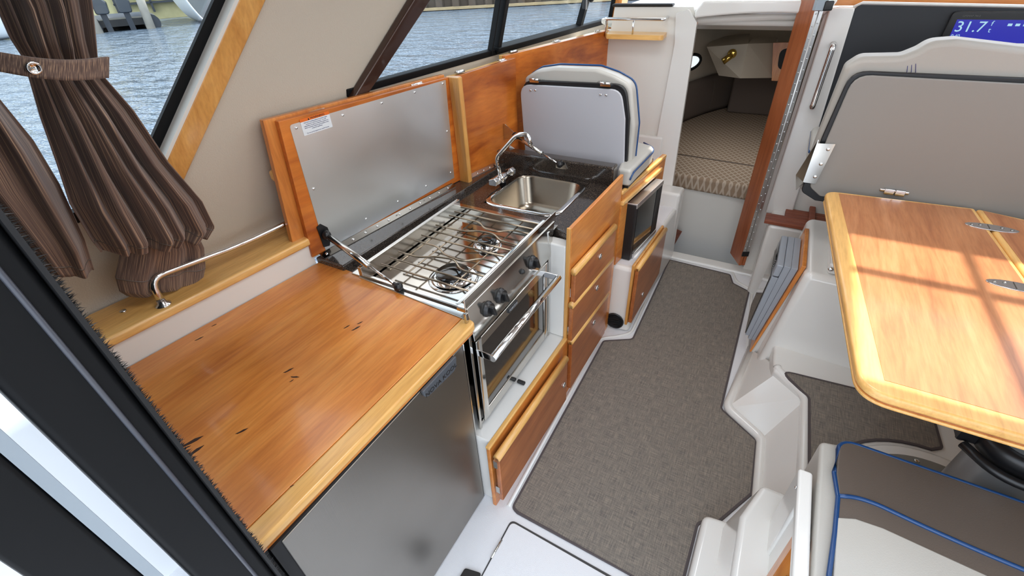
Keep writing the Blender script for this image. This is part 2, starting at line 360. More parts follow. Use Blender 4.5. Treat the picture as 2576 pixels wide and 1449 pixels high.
def glass_mat():
    m, t, b = base('window_glass'); t.nodes.remove(b); o = t.nodes['Material Output']
    tr = t.nodes.new('ShaderNodeBsdfTransparent'); tr.inputs[0].default_value = (.93, .96, .96, 1); gl = t.nodes.new('ShaderNodeBsdfGlossy'); gl.inputs['Roughness'].default_value = .02
    lw = t.nodes.new('ShaderNodeLayerWeight'); pw = t.nodes.new('ShaderNodeMath'); pw.operation = 'POWER'; pw.inputs[1].default_value = 5; ml = t.nodes.new('ShaderNodeMath'); ml.operation = 'MULTIPLY_ADD'; ml.inputs[1].default_value = .35; ml.inputs[2].default_value = .02
    t.links.new(lw.outputs['Facing'], pw.inputs[0]); t.links.new(pw.outputs[0], ml.inputs[0]); mx = t.nodes.new('ShaderNodeMixShader')
    t.links.new(ml.outputs[0], mx.inputs[0]); t.links.new(tr.outputs[0], mx.inputs[1]); t.links.new(gl.outputs[0], mx.inputs[2]); t.links.new(mx.outputs[0], o.inputs[0]); return m
glass_m = glass_mat()
def screen_mat():
    m, t, b = base('screen'); b.inputs['Base Color'].default_value = (0, 0, 0, 1); b.inputs['Roughness'].default_value = .2
    b.inputs['Emission Color'].default_value = lin((48, 50, 170)); b.inputs['Emission Strength'].default_value = SCREEN; return m
screen_m = screen_mat()
scr_txt, _t, _b = base('screen_text'); _b.inputs['Emission Color'].default_value = lin((170, 215, 235)); _b.inputs['Emission Strength'].default_value = SCREEN; _b.inputs['Base Color'].default_value = (0, 0, 0, 1)
ST = dict(kind='structure')
# ================================================================== SETTING
def W(y, z, d=0.0): return Vector((-1.609 + .09 * y + .287 * (z - .98) + d, y, z))
WN = Vector((1, -.09, -.287)).normalized()
def pW(px, py, d=0.0): return onpl(px, py, W(0, .98, d), (1, -.09, -.287))

MB().box(-1.7, 1.45, -1.6, 2.97, -.05, 0).build('floor', gel_tex, **ST)
MB().box(-1.2, 1.2, 2.97, 3.5, -.42, -.37).build('floor_forward', gel, **ST)
# port wall with two raked windows
def wpl(name, pts, mat, t=-.05, d=0, **k): return MB().prism([W(y, z, d) for y, z in pts], WN * t).build(name, mat, **k)
mb = MB()
for pts in ([(.05, .75), (3.6, .75), (3.6, 1.375), (1.24, 1.375), (.50, 1.26), (.05, 1.26)],
            [(.50, 1.26), (1.24, 1.375), (1.86, 1.93), (1.02, 1.93)],
            [(.05, 1.93), (3.6, 1.93), (3.6, 2.1), (.05, 2.1)], [(.05, 1.26), (.09, 1.26), (.09, 1.93), (.05, 1.93)]):
    mb.prism([W(y, z) for y, z in pts], WN * -.022)
mb.build('wall_port', vinyl_w, **ST)
# window 1: glass, black edge
wi = MB().prism([W(.09, 1.26, -.02), W(.47, 1.26, -.02), W(1.0, 1.93, -.02), W(.09, 1.93, -.02)], WN * -.006).build('window_1', glass_m, **ST)
fr = MB(); fr.prism([pW(340, 290, .004), pW(322, 300, .004), pW(418, 0, .004), pW(440, 0, .004)] and [W(.46, 1.26, .003), W(.50, 1.26, .003), W(1.05, 1.93, .003), W(1.01, 1.93, .003)], WN * -.010)
fr.prism([W(.09, 1.25, .003), W(.5, 1.25, .003), W(.5, 1.28, .003), W(.09, 1.28, .003)], WN * -.018)
fr.build('window_frame', black_al, parent=wi)
# wood post beside it
MB().prism([W(.488, 1.24, .0), W(.575, 1.24, .0), W(1.13, 1.93, .0), W(1.045, 1.93, .0)], WN * .035).build('trim_1', maple_z, bevel=.008, **ST)
MB().prism([W(.480, 1.24, .0), W(.492, 1.24, .0), W(1.049, 1.93, .0), W(1.037, 1.93, .0)], WN * .034).build('trim_20', gel_w, **ST)
# window 2 with sliding panes
w2 = MB().prism([W(1.33, 1.39, -.02), W(2.13, 1.39, -.02), W(2.13, 1.93, -.02), W(1.9, 1.93, -.02)], WN * -.006).build('window_2', glass_m, **ST)
MB().prism([W(2.13, 1.39, -.01), W(3.02, 1.39, -.01), W(3.02, 1.93, -.01), W(2.13, 1.93, -.01)], WN * -.006).build('pane', glass_m, parent=w2)
MB().prism([W(3.02, 1.39, -.02), W(3.48, 1.39, -.02), W(3.30, 1.93, -.02), W(3.02, 1.93, -.02)], WN * -.006).build('pane', glass_m, parent=w2)
fr = MB()
def wbar(a, b, wd, dep=.025, d=0.0):
    a = W(*a, d); b = W(*b, d); u = (b - a).normalized(); v = WN.cross(u); c = (a + b) / 2
    fr.obox(c + WN * (dep / 2 - .02), u, v, WN, (b - a).length / 2, wd / 2, dep / 2)
wbar((1.22, 1.385), (3.5, 1.385), .028); wbar((2.14, 1.38), (2.14, 1.93), .03, .035); wbar((2.09, 1.38), (2.09, 1.93), .008, .03)
wbar((3.0, 1.38), (3.0, 1.93), .036, .035); wbar((2.12, 1.4), (3.0, 1.4), .022, .045); wbar((3.48, 1.38), (3.28, 1.93), .035)
fr.build('window_frame', black_al, parent=w2, bevel=.003)
MB().obox(W(2.93, 1.535, .025), (0, 0, 1), (0, 1, 0), WN, .04, .016, .012).build('latch', black_pl, parent=w2, bevel=.004)
MB().ball(W(3.0, 1.54, .03), .016).build('latch_knob', black_pl, parent=w2)
MB().prism([W(3.5, 1.3, .0), W(3.6, 1.3, .0), W(3.4, 1.93, .0), W(3.3, 1.93, .0)], WN * .05).build('trim_2', cherry_z, **ST)
# brown raked pillar
MB().prism([W(1.19, 1.34), W(1.255, 1.34), W(1.92, 1.93), W(1.79, 1.93)], WN * .03).build('trim_3', brown_al, bevel=.006, **ST)
# ceiling with two open hatches
mb = MB()
for a in ((-1.45, .68, .0, 2.8), (.68, 1.5, .0, 1.545), (.68, 1.5, 2.34, 3.25), (-1.45, -.20, 2.8, 3.25), (.02, .68, 2.8, 3.25), (-.20, .02, 3.02, 3.25)):
    mb.box(*a, 2.06, 2.12)
mb.build('ceiling', gel_w, **ST)
hf = MB().box(.68, 1.36, 2.06, 2.085, 2.05, 2.1).box(1.0, 1.02, 1.50, 2.34, 2.05, 2.1).build('trim_4', black_al, **ST)
# starboard wall with a long window
mb = MB().box(1.36, 1.42, -.1, 3.2, 0, 1.3).box(1.36, 1.42, -.1, 3.2, 1.95, 2.1).box(1.36, 1.42, -.1, .2, 1.3, 1.95).box(1.36, 1.42, 1.5, 1.62, 1.3, 1.95).box(1.36, 1.42, 3.0, 3.2, 1.3, 1.95)
mb.build('wall_starboard', vinyl_w, **ST)
# white coaming strip and wooden shelf under the aft window
A = Vector((-1.43, .05, 0)); B = Vector((-1.352, .885, 0)); dirA = (B - A).normalized()
def cs(y, z, d=0.0): t = (y - A.y) / (B.y - A.y); p = A.lerp(B, t); return Vector((p.x + d, y, z))
MB().prism([cs(.094, .84), cs(.865, .84), cs(.865, .955), cs(.094, .955)], (-.03, 0, 0)).build('wall_coaming', gel_w, **ST)
t = thing('wall_shelf', 'narrow wooden ledge with a chrome rail under the curtained window', 'shelf', (-1.45, .5, .95))
MB().prism([cs(.094, .952, .012), cs(.862, .952, .012), W(.98, .98, .01) - Vector((0, 0, .028)), W(.094, .98, .01) - Vector((0, 0, .028))], (0, 0, .03)).build('ledge', maple_y, t, bevel=.008)
MB().lathe(pz(310, 783, .982), (0, 0, 1), [(.009, 0), (.008, .003), (.002, .004)], 14).build('screw', chrome, t)
t = thing('hand_rail', 'bent chrome hand rail standing on the wooden ledge by the curtain', 'rail', (-1.42, .4, .98))
q0 = pz(410, 765, .984); yv = q0.y
rail = smoothpath([q0, q0 + Vector((-.005, .004, .085)), pX(600, 617, -1.425), pX(740, 552, -1.40), Vector((-1.385, 1.15, 1.06))], .05)
MB().tube(rail, .0098, 14).build('tube', chrome, t)
MB().lathe(q0 - Vector((0, 0, .003)), (0, 0, 1), [(.021, 0), (.021, .003), (.012, .008), (.010, .02)], 20).build('foot_flange', chrome, t)

# ================================================================== GALLEY
# moulded white base under the stove
t = thing('galley_locker', 'white moulded galley base with a bare sill below the stove', 'cabinet base', (-.95, 1.1, 0))
mb = MB().box(-1.30, -.585, .785, 1.46, 0, .375).box(-1.30, -1.20, .785, 1.46, .375, .84)
mb.build('moulding', gel, t, bevel=.012)
MB().box(-.70, -.590, 1.405, 1.462, .375, .845).build('post', gel, t, bevel=.008)
MB().box(-1.30, -.60, 1.462, 1.96, .02, .66).build('carcass', gel_w, t)

# wooden fascia: L shaped, with the drawer stack
t = thing('drawer_cabinet', 'wooden galley cabinet front with three drawers stacked below the sink', 'cabinet', (-.57, 1.6, 0))
XF = lambda y: -.572 + (y - 1.4) * .02
def fp(y, z, d=0.0): return Vector((XF(y) + d, y, z))
MB().prism([fp(.768, .0), fp(1.99, .0), fp(1.99, .925), fp(1.412, .925), fp(1.412, .376), fp(.768, .376)], (-.016, 0, 0)).build('front_panel', cherry_y, t, bevel=.003)
MB().box(-.5895, -.5735, 1.402, 1.4135, .376, .926).build('edge_strip', maple_z, t, bevel=.002)
MB().prism([fp(.766, .366, .001), fp(1.412, .366, .001), fp(1.412, .378, .001), fp(.766, .378, .001)], (-.018, 0, 0)).build('edge_strip', maple_y, t, bevel=.003)
def catch(c, parent, n=(1, 0, 0), r=.0145):
    c = Vector(c)
    return MB().lathe(c, n, [(r, 0), (r, .004), (r * .72, .006), (r * .68, .003), (r * .3, .003), (r * .28, .006), (.0005, .006)], 18).build('latch_button', chrome, parent)
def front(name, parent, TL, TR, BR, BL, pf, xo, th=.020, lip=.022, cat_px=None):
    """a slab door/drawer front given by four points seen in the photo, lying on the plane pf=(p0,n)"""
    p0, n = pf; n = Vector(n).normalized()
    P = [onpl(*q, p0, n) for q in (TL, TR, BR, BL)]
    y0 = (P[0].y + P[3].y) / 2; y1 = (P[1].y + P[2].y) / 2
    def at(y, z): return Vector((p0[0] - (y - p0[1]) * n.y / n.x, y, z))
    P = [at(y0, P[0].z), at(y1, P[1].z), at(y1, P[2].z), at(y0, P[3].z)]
    o = MB().prism(rpoly(P, .006, 3), -n * th).build(name, cherry_shaded, parent, bevel=.004)
    u = (P[1] - P[0]).normalized(); dn = Vector((0, 0, -1)); prof = []
    for k in range(9):
        a = math.pi * k / 8; prof.append((math.cos(a) * .011 + .0, math.sin(a) * .013))
    # rounded maple lip along the top edge
    a = P[0] - n * th * .5; b = P[1] - n * th * .5
    ring = lambda c: [c + n * (math.cos(math.pi * 2 * k / 14) * th * .72) + Vector((0, 0, -.006 + math.sin(math.pi * 2 * k / 14) * .017)) for k in range(14)]
    MB().loft(ring(a), ring(b)).build('pull_lip', maple_y, o, smooth=True)
    if cat_px: catch(onpl(*cat_px, p0, n), o, n)
    return o, P
PF = ((-.548, 1.4, 0), (1, -.03, 0))
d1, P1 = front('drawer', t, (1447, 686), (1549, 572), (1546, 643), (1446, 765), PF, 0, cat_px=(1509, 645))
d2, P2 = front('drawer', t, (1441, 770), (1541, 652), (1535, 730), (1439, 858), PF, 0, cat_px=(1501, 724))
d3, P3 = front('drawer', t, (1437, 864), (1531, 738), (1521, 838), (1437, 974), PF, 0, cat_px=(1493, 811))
hb = MB()
for P in (P1, P2, P3): hb.box(-.571, -.562, P[0].y + .004, P[0].y + .012, P[3].z + .03, P[3].z + .075)
each(hb, 'slide', steel_p, t)
t2 = thing('locker_door', 'long low wooden locker door with maple lip beneath the stove', 'locker door', (-.56, 1.05, 0))
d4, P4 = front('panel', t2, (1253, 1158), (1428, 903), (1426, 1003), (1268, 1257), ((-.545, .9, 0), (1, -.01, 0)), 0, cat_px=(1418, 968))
mb = MB()
for z in (.30, .14): mb.box(-.572, -.556, P4[0].y - .002, P4[0].y + .006, z - .02, z + .02)
each(mb, 'hinge', steel_p, t2)

# fridge
t = thing('refrigerator', 'stainless steel front-opening refrigerator below the wooden worktop', 'refrigerator', (-.95, .45, 0))
MB().box(-1.26, -.672, .112, .776, .0, .84).build('cabinet', black_mt, t)
MB().box(-.672, -.648, .118, .780, .004, .838).build('door_gasket', black_mt, t)
MB().box(-.652, -.645, .140, .775, .010, .832).build('door', steel_fr, t, bevel=.002)
hp = [Vector((-.645, y, z)) for y, z in ((.572, .90), (.572, .868), (.588, .842), (.605, .838), (.712, .79), (.727, .795), (.727, .84))]
hp = [Vector((-.645, y, z)) for y, z in ((.575, .838), (.580, .812), (.592, .803), (.705, .790), (.722, .798), (.728, .836))]
h = MB().prism(rpoly(hp, .006), (.012, 0, 0)).build('door_handle', plain('badge_grey', (72, 76, 82), .45), t, bevel=.003)
text('lettering', 'NOVA KOOL', (-.6325, .651, .812), (0, 1, -.05), (0, 0, 1), .021, ink_k, h, 'CENTER', sx=1.15)
MB().box(-.70, -.655, .094, .111, 0, .838).build('side_strip', black_pl, t)

# wooden worktop
t = thing('worktop', 'solid cherry worktop with pale maple front edge above the refrigerator', 'worktop', (-1.0, .45, .84))
XE0, XE1 = -.700, -.686
MB().prism([(XE0, .096, .84), (XE1, .852, .84), (-1.346, .888, .84), cs(.096, .84, .006)], (0, 0, .0345)).build('slab', cherry_y, t, bevel=.002)
MB().prism(rpoly([(XE0, .095, .848), (-.650, .095, .848), (-.636, .842, .848), (XE1, .852, .848)], [0, 0, .022, 0]), (0, 0, .0275)).build('edge_trim', maple_y, t, bevel=.007, seg=3)
MB().prism(rpoly([(XE0, .095, .8385), (-.655, .095, .8385), (-.641, .838, .8385), (XE1, .848, .8385)], [0, 0, .02, 0]), (0, 0, .0095)).build('under_trim', cherry_y, t)
mb = MB()
for (x, y, l, a) in ((725, 932, 9, .6), (741, 948, 8, 2.2), (733, 958, 4, .3), (872, 822, 7, .4), (895, 826, 10, .5), (905, 812, 6, .6), (480, 1112, 16, .7), (487, 1137, 14, .3), (470, 1125, 5, 1), (607, 1085, 9, .8), (500, 852, 8, .4), (538, 818, 5, .4), (735, 1222, 3, 1)):
    c = pz(x, y, .8752); l = l * .0014; n = 9
    ring = [c + Vector((math.cos(2 * math.pi * k / n) * l * .22 * (1 + .4 * math.sin(k * 2.3)), math.sin(2 * math.pi * k / n) * l * (1 + .2 * math.cos(k * 3.1)), 0)) for k in range(n)]
    R_ = Matrix.Rotation(-a * .5, 3, 'Z'); mb.prism([c + R_ @ (p - c) for p in ring], (0, 0, -.004))
each(mb, 'knot', knot_m, t)

# dark stone counter
t = thing('stone_counter', 'dark speckled stone countertop around the stove and the sink', 'countertop', (-1.0, 1.7, .84))
ZC = .872
mb = MB()
mb.box(-1.26, -1.135, .86, 1.50, .835, ZC)
# sink surround with a hole
SX0, SX1, SY0, SY1 = -1.062, -.712, 1.560, 1.925
mb.box(-1.26, SX0, 1.495, 2.0, .835, ZC); mb.box(SX0, SX1, 1.495, SY0, .835, ZC); mb.box(SX0, SX1, SY1, 2.0, .835, ZC)
mb.build('slab', granite_m, t)
MB().prism(rpoly([(SX1, 1.495, .80), (-.597, 1.45, .80), (-.590, 1.46, .80), (-.590, 2.0, .80), (SX1, 2.0, .80)], [0, .012, .012, 0, 0]), (0, 0, ZC - .80 - .0002)).build('front_nosing', granite_m, t, bevel=.008)
MB().prism([(-1.195, 1.50, .84), (-1.18, 1.93, .84), (-1.205, 2.06, .84), (-1.285, 1.66, .84), (-1.355, .87, .84), (-1.215, .87, .84)], (0, 0, .055)).build('back_ledge', granite_m, t, bevel=.006)
MB().box(-1.225, -.600, 1.955, 2.022, .84, .962).build('upstand', granite_m, t, bevel=.010, seg=3)

# sink
t = thing('sink', 'rectangular stainless sink set in the dark counter', 'sink', (-.887, 1.74, .72))
def rr(x0, x1, y0, y1, z, r): return rpoly([(x0, y0, z), (x1, y0, z), (x1, y1, z), (x0, y1, z)], r, 7)
rings = [rr(SX0 - .012, SX1 + .012, SY0 - .012, SY1 + .012, ZC + .001, .085), rr(SX0 - .010, SX1 + .010, SY0 - .010, SY1 + .010, ZC + .005, .084), rr(SX0 + .008, SX1 - .008, SY0 + .008, SY1 - .008, ZC + .004, .072),
         rr(SX0 + .014, SX1 - .014, SY0 + .014, SY1 - .014, ZC - .004, .07), rr(SX0 + .03, SX1 - .03, SY0 + .03, SY1 - .03, ZC - .125, .065), rr(SX0 + .06, SX1 - .06, SY0 + .06, SY1 - .06, ZC - .152, .05)]
mb = MB()
for a, b in zip(rings[:2], rings[1:3]): mb.loft(a, b, cap=False)
for i in range(2): pass
mb.build('rim', chrome, t, smooth=True)
mb = MB()
for a, b in zip(rings[2:-1], rings[3:]): mb.loft(a, b, cap=False)
n = len(rings[-1]); mb.add(rings[-1], [list(range(n))])
mb.build('bowl', steel_sink, t, smooth=True)
MB().lathe((-.887, 1.74, ZC - .1515), (0, 0, 1), [(.04, 0), (.04, .003), (.03, .004), (.026, .001), (.001, .001)], 20).build('drain', chrome, t)
# faucet
t = thing('faucet', 'chrome folding faucet with two lever knobs behind the sink', 'faucet', (-1.09, 1.7, ZC))
a = pz(1238, 462, .905); b = pz(1288, 430, .905)
c = (a + b) / 2; u = (b - a).normalized()
MB().cyl(a.lerp(b, .12), a.lerp(b, .88), .020, 18).build('mixer_body', chrome, t)
for s_ in (0, 1):
    e = a.lerp(b, s_); MB().prism(rpoly([e + Vector((dx, 0, dz)) for dx, dz in ((-.02, -.012), (.02, -.012), (.024, .012), (.006, .024), (-.02, .014))], .006), u * (.03 if s_ == 0 else -.03)).build('lever_knob', chrome, t, bevel=.003)
MB().cyl(c - Vector((0, 0, .034)), c, .016, 16).build('stem', black_pl, t)
yb = pz(1259, 440, .93).y
sp = smoothpath([pY(1260, 445, yb), pY(1247, 397, yb), pY(1300, 338, yb - .005), pY(1328, 338, yb - .005), pY(1335, 364, yb - .005)], .028)
MB().tube(sp, .0102, 14).build('spout', chrome, t)
MB().lathe(pY(1262, 452, yb), (0, 0, 1), [(.013, -.012), (.013, .012), (.009, .02)], 16).build('collar', chrome, t)

# ------------------------------------------------------------------ stove
t = thing('gas_stove', 'stainless gas stove with oven and wire pot grate between worktop and sink', 'stove', (-.9, 1.15, .39))
X0, X1, Y0, Y1 = -1.125, -.672, .868, 1.468
ZS = .868
MB().box(X0, -.668, Y0 + .02, Y1 - .03, .395, .80).build('oven_body', steel_dk, t)
# tray: hob plate with raised edges
mb = MB().box(X0 + .01, X1 + .0, Y0 + .015, Y1 - .015, .842, .852); hob = mb.build('hob_plate', plain('hob_mirror', (182, 176, 168), .09, 1, var=.05), t)
mb = MB()
mb.box(X0 - .012, X0 + .004, Y0, Y1, .80, .915); mb.box(X0, X1, Y0 + .0, Y0 + .014, .80, .885); mb.box(X0, X1, Y1 - .014, Y1, .80, .89)
mb.build('surround', steel_p, t, bevel=.002)
# flat side trims seen beside worktop and sink
MB().prism([(X0 - .01, Y0 - .006, .872), (-.665, Y0 - .034, .872), (-.665, Y0 + .012, .872), (X0 - .01, Y0 + .012, .872)], (0, 0, .006)).build('side_flange', steel_p, t, bevel=.002)
MB().prism([(X0 - .03, Y1 - .012, .874), (-.665, Y1 - .012, .874), (-.665, Y1 + .025, .874), (X0 - .03, Y1 + .03, .874)], (0, 0, .006)).build('side_flange', steel_p, t, bevel=.002)
MB().prism([(X0 - .05, Y0, .874), (X0 - .008, Y0, .874), (X0 - .008, Y1, .874), (X0 - .05, Y1 + .03, .874)], (0, 0, .005)).build('back_flange', steel_p, t, bevel=.002)
# fiddle rail
MB().box(-.668, -.664, .835, 1.468, .905, .952).build('fiddle_rail', steel_p, t, bevel=.0015)
MB().box(-.700, -.664, .838, .850, .90, .912).box(-.700, -.664, 1.452, 1.466, .90, .912).box(-.716, -.704, .855, 1.458, .9065, .9095).build('fiddle_bracket', steel_p, t, bevel=.002)
# control panel: sloping plate
cp = [Vector((-.660, .838, .918)), Vector((-.660, 1.452, .918)), Vector((-.652, 1.40, .785)), Vector((-.652, .846, .785))]
CPN = (cp[1] - cp[0]).cross(cp[3] - cp[0]); CPN = CPN if CPN.x > 0 else -CPN; CPN.normalize()
MB().prism(cp, CPN * -.012).build('control_panel', steel_p, t, bevel=.002)
def knob(px, py):
    c = onpl(px, py, cp[0], CPN) - CPN * .0; o = MB().lathe(c, CPN, [(.027, 0), (.027, .004), (.023, .008), (.022, .015)], 24).build('control_knob', black_pl, t, smooth=None)
    up = Vector((0, 0, 1)); up = (up - CPN * up.dot(CPN)).normalized(); sd_ = CPN.cross(up)
    MB().obox(c + CPN * .020, (up + sd_ * .35).normalized(), ((up + sd_ * .35).normalized()).cross(CPN), CPN, .0215, .0056, .011).build('grip', black_pl, o, bevel=.003)
for q in ((1226, 777), (1258, 744), (1338, 660)): knob(*q)
MB().lathe(onpl(1313, 683, cp[0], CPN), CPN, [(.010, 0), (.010, .005), (.006, .006), (.006, .010), (.001, .010)], 16).build('igniter_button', black_pl, t)
# oven door
XD = -.648
dy0, dy1, dz0, dz1 = .846, 1.365, .400, .782
mb = MB(); fw = .030
mb.box(XD - .022, XD, dy0, dy0 + fw, dz0, dz1).box(XD - .022, XD, dy1 - fw, dy1, dz0, dz1).box(XD - .022, XD, dy0 + fw, dy1 - fw, dz1 - .036, dz1).box(XD - .022, XD, dy0 + fw, dy1 - fw, dz0, dz0 + .045)
od = mb.build('oven_door', steel_p, t, bevel=.002)
MB().box(XD - .016, XD - .004, dy0 + fw, dy1 - fw, dz0 + .045, dz1 - .036).build('glass', black_gl, od)
MB().box(XD - .02, XD - .0172, dy0 + .005, dy1 - .005, dz0 + .01, dz1 - .01).build('door_back', black_mt, od)
hy0, hy1, hz = .842, 1.340, .742
MB().cyl((-.590, hy0, hz), (-.590, hy1, hz), .0125, 22).build('handle', chrome, od)
each(MB().box(-.652, -.584, hy0 + .001, hy0 + .006, hz - .013, hz + .013).box(-.652, -.584, hy1 - .006, hy1 - .001, hz - .013, hz + .013), 'handle_bracket', chrome, od, bevel=.002)
bd = MB().box(XD - .001, XD + .006, 1.045, 1.105, .757, .776).build('badge', black_pl, t, bevel=.001)
text('lettering', 'FORCE10', (XD + .0064, 1.075, .7665), (0, 1, 0), (0, 0, 1), .0145, ink_w, bd, 'CENTER', sx=.95)
# stiles either side and kick strip
MB().box(-.664, -.655, .822, .834, .36, .91).box(-.664, -.655, 1.385, 1.398, .376, .90).box(-.668, -.660, .834, 1.39, .381, .396).build('outer_frame', steel_p, t, bevel=.001)
MB().box(-.668, -.650, 1.07, 1.085, .385, .397).box(-.645, -.612, 1.075, 1.090, .377, .389).build('oven_lock', black_pl, t, bevel=.003)
# burners
def burner(px, py, r):
    c = pz(px, py, .862); c.z = .852
    o = MB().lathe(c, (0, 0, 1), [(r * 1.38, 0), (r * 1.38, .002), (r * 1.2, .004), (r * 1.15, .001), (r * 1.0, .002), (r * .78, .016), (r * .78, .018)], 36).build('burner', chrome, t)
    MB().lathe(c + Vector((0, 0, .018)), (0, 0, 1), [(r * .88, 0), (r * .92, .004), (r * .88, .010), (r * .3, .010), (.001, .010)], 36).build('burner_cap', enam, o)
    mb = MB()
    for k in range(26):
        a = 2 * math.pi * k / 26; d = Vector((math.cos(a), math.sin(a), 0)); mb.obox(c + d * r * .80 + Vector((0, 0, .0165)), d, d.cross(Vector((0, 0, 1))), (0, 0, 1), .002, r * .035, .003)
    mb.build('flame_ports', black_mt, o)
burner(1140, 694, .064); burner(1226, 612, .041)
# wire grate
ZG = .902; gr = MB(); xg0, xg1 = -1.09, -.672
bend = {0: [], 1: [], 2: [(.22, 0), (.34, .03), (.52, .045), (.66, .0)], 3: [(.26, 0), (.40, -.035), (.60, -.045), (.72, 0)], 4: [], 5: [], 6: [(.30, 0), (.44, .03), (.60, .035), (.72, 0)], 7: [(.36, 0), (.46, -.035), (.60, -.04), (.72, -.0)], 8: [], 9: []}
ys = [.934, .980, 1.026, 1.117, 1.162, 1.208, 1.253, 1.345, 1.383, 1.430]
for i, y in enumerate(ys):
    pts = [(xg0, y + (.0), ZG)]
    for f, dy in bend[i]: pts.append((xg0 + (xg1 - xg0) * f, y + dy, ZG))
    pts.append((xg1, y, ZG)); gr.tube(smoothpath(pts, .02, 4), .0037, 8)
g = gr.build('grate', rod_m, t)
mb = MB()
for x in (-1.045, -.975, -.79, -.725): mb.tube([(x, .925, ZG - .0062), (x, 1.437, ZG - .0062)], .0028, 8)
mb.build('cross_rods', rod_m, g)
# aft reflector panel on the side of the stove niche
MB().prism([(-.672, .79, .39), (-.66, .79, .39), (-.66, .80, .39), (-.672, .80, .39)], (0, 0, .45)).build('niche_trim', steel_p, t)

# ------------------------------------------------------------------ lifted lids
def lid_frame(pa, pb):
    pa = Vector((*pa, 0)); pb = Vector((*pb, 0)); u = (pb - pa).normalized(); n = u.cross(Vector((0, 0, 1))); n = n if n.x > 0 else -n
    return pa, u, n
def hinge_small(parent, c, u, n, s=.030):
    c = Vector(c); MB().obox(c, u, n, (0, 0, 1), s, .012, .0018).cyl(c - u * s + Vector((0, 0, .003)), c + u * s + Vector((0, 0, .003)), .0035, 10).build('hinge', chrome, parent)
def scr(mb, c, n, r=.0052): mb.lathe(c, n, [(r, 0), (r * .9, .002), (r * .4, .0032), (.0002, .0034)], 12)
t = thing('hob_cover', 'raised folding counter lid lined with sheet steel behind the stove', 'counter lid', (-1.34, 1.25, .9))
pa, u, n = lid_frame((-1.345, .86), (-1.268, 1.68)); LP = (pa, n)
def L(px, py, d=0.0): return onpl(px, py, pa + n * d, n)
b0 = pa + u * 0.015; Lw = .80
def LV(s, z, d=0): return pa + u * s + n * d + Vector((0, 0, z))
MB().prism([LV(-.006, .905), LV(.825, .897), LV(.825, 1.357), LV(.034, 1.376)], -n * .021).build('lid_panel', cherry_fig, t, bevel=.002)
MB().prism([LV(-.046, .98, -.0225), LV(.86, .90, -.0225), LV(.825, 1.366, -.0225), LV(.0, 1.385, -.0225)], -n * .021).build('folded_leaf', cherry_z, t, bevel=.002)
sp = [L(728, 315, .0015), L(1121, 201, .0015), L(1143, 447, .0015), L(820, 632, .0015)]
ss = MB().prism(rpoly(sp, [.012, .002, .002, .01]), -n * .0015).build('steel_sheet', steel_lid, t)
mb = MB()
for q in ((745, 322), (862, 290), (960, 259), (1043, 232), (1114, 210), (789, 475), (921, 551), (1001, 507), (1072, 468), (1125, 330), (1134, 434)): scr(mb, L(*q, .0015), n)
each(mb, 'screw', chrome, ss)
# end block
MB().prism([LV(.825, .885, -.02), LV(.825, .885, .055), LV(.853, .885, .055), LV(.853, .885, -.02)], (0, 0, .475)).build('end_block', maple_z, t, bevel=.006)
hinge_small(t, L(797, 281, -.02) , u, n); hinge_small(t, L(1048, 213, -.02), u, n)
ph = MB().prism([LV(.02, .8955, .030), LV(.76, .8955, .030), LV(.76, .906, .003), LV(.02, .906, .003)], (0, 0, .002))
hg = ph.build('piano_hinge', steel_dk, t)
mb = MB()
for k in range(12): scr(mb, LV(.04 + .0615 * k, .9025, .0175), (n * .35 + Vector((0, 0, 1))).normalized(), .0055)
each(mb, 'screw', chrome, hg)
MB().obox(L(708, 436, -.055), u, n, (0, 0, 1), .036, .018, .020).obox(L(722, 470, -.05), u, n, (0, 0, 1), .018, .013, .042).build('support_cleat', maple_y, t, bevel=.012)
# warning label
wl = [L(754, 302, .003), L(827, 282, .003), L(834, 320, .003), L(765, 341, .003)]
o_l = wl[0]; ru = (wl[1] - wl[0]); hh = .052; ww = .112
wz = Vector((0, 0, 1))
def LL(a, b, d=.0022): return L(753, 301, d) + u * (a * ww) - wz * (b * hh)
lb = MB().prism([LL(0, 0), LL(1, 0), LL(1, 1), LL(0, 1)], -n * .0005).build('warning_label', white_m, t)
MB().prism([LL(0, 0, .0026), LL(1, 0, .0026), LL(1, .19, .0026), LL(0, .19, .0026)], -n * .0005).build('orange_band', orange_m, lb)
MB().prism([LL(.255, .17, .003), LL(.315, .17, .003), LL(.285, .03, .003)], -n * .0003).build('warning_triangle', ink_k, lb)
text('heading', 'WARNING', LL(.34, .10, .003), u, wz, .0088, ink_k, lb, sx=1.3)
for k, s_ in enumerate(('Open flame cooking appliances consume oxygen', 'and produce carbon monoxide.  To avoid', 'asphyxiation, or injury or death from exposure to', 'carbon monoxide, maintain open ventilation when', 'using these appliances.', '', 'Do not use this appliance for comfort heating.')):
    if s_: text('notice', s_, LL(.5, .27 + .105 * k, .0028), u, wz, .0046, ink, lb, 'CENTER', .0001)
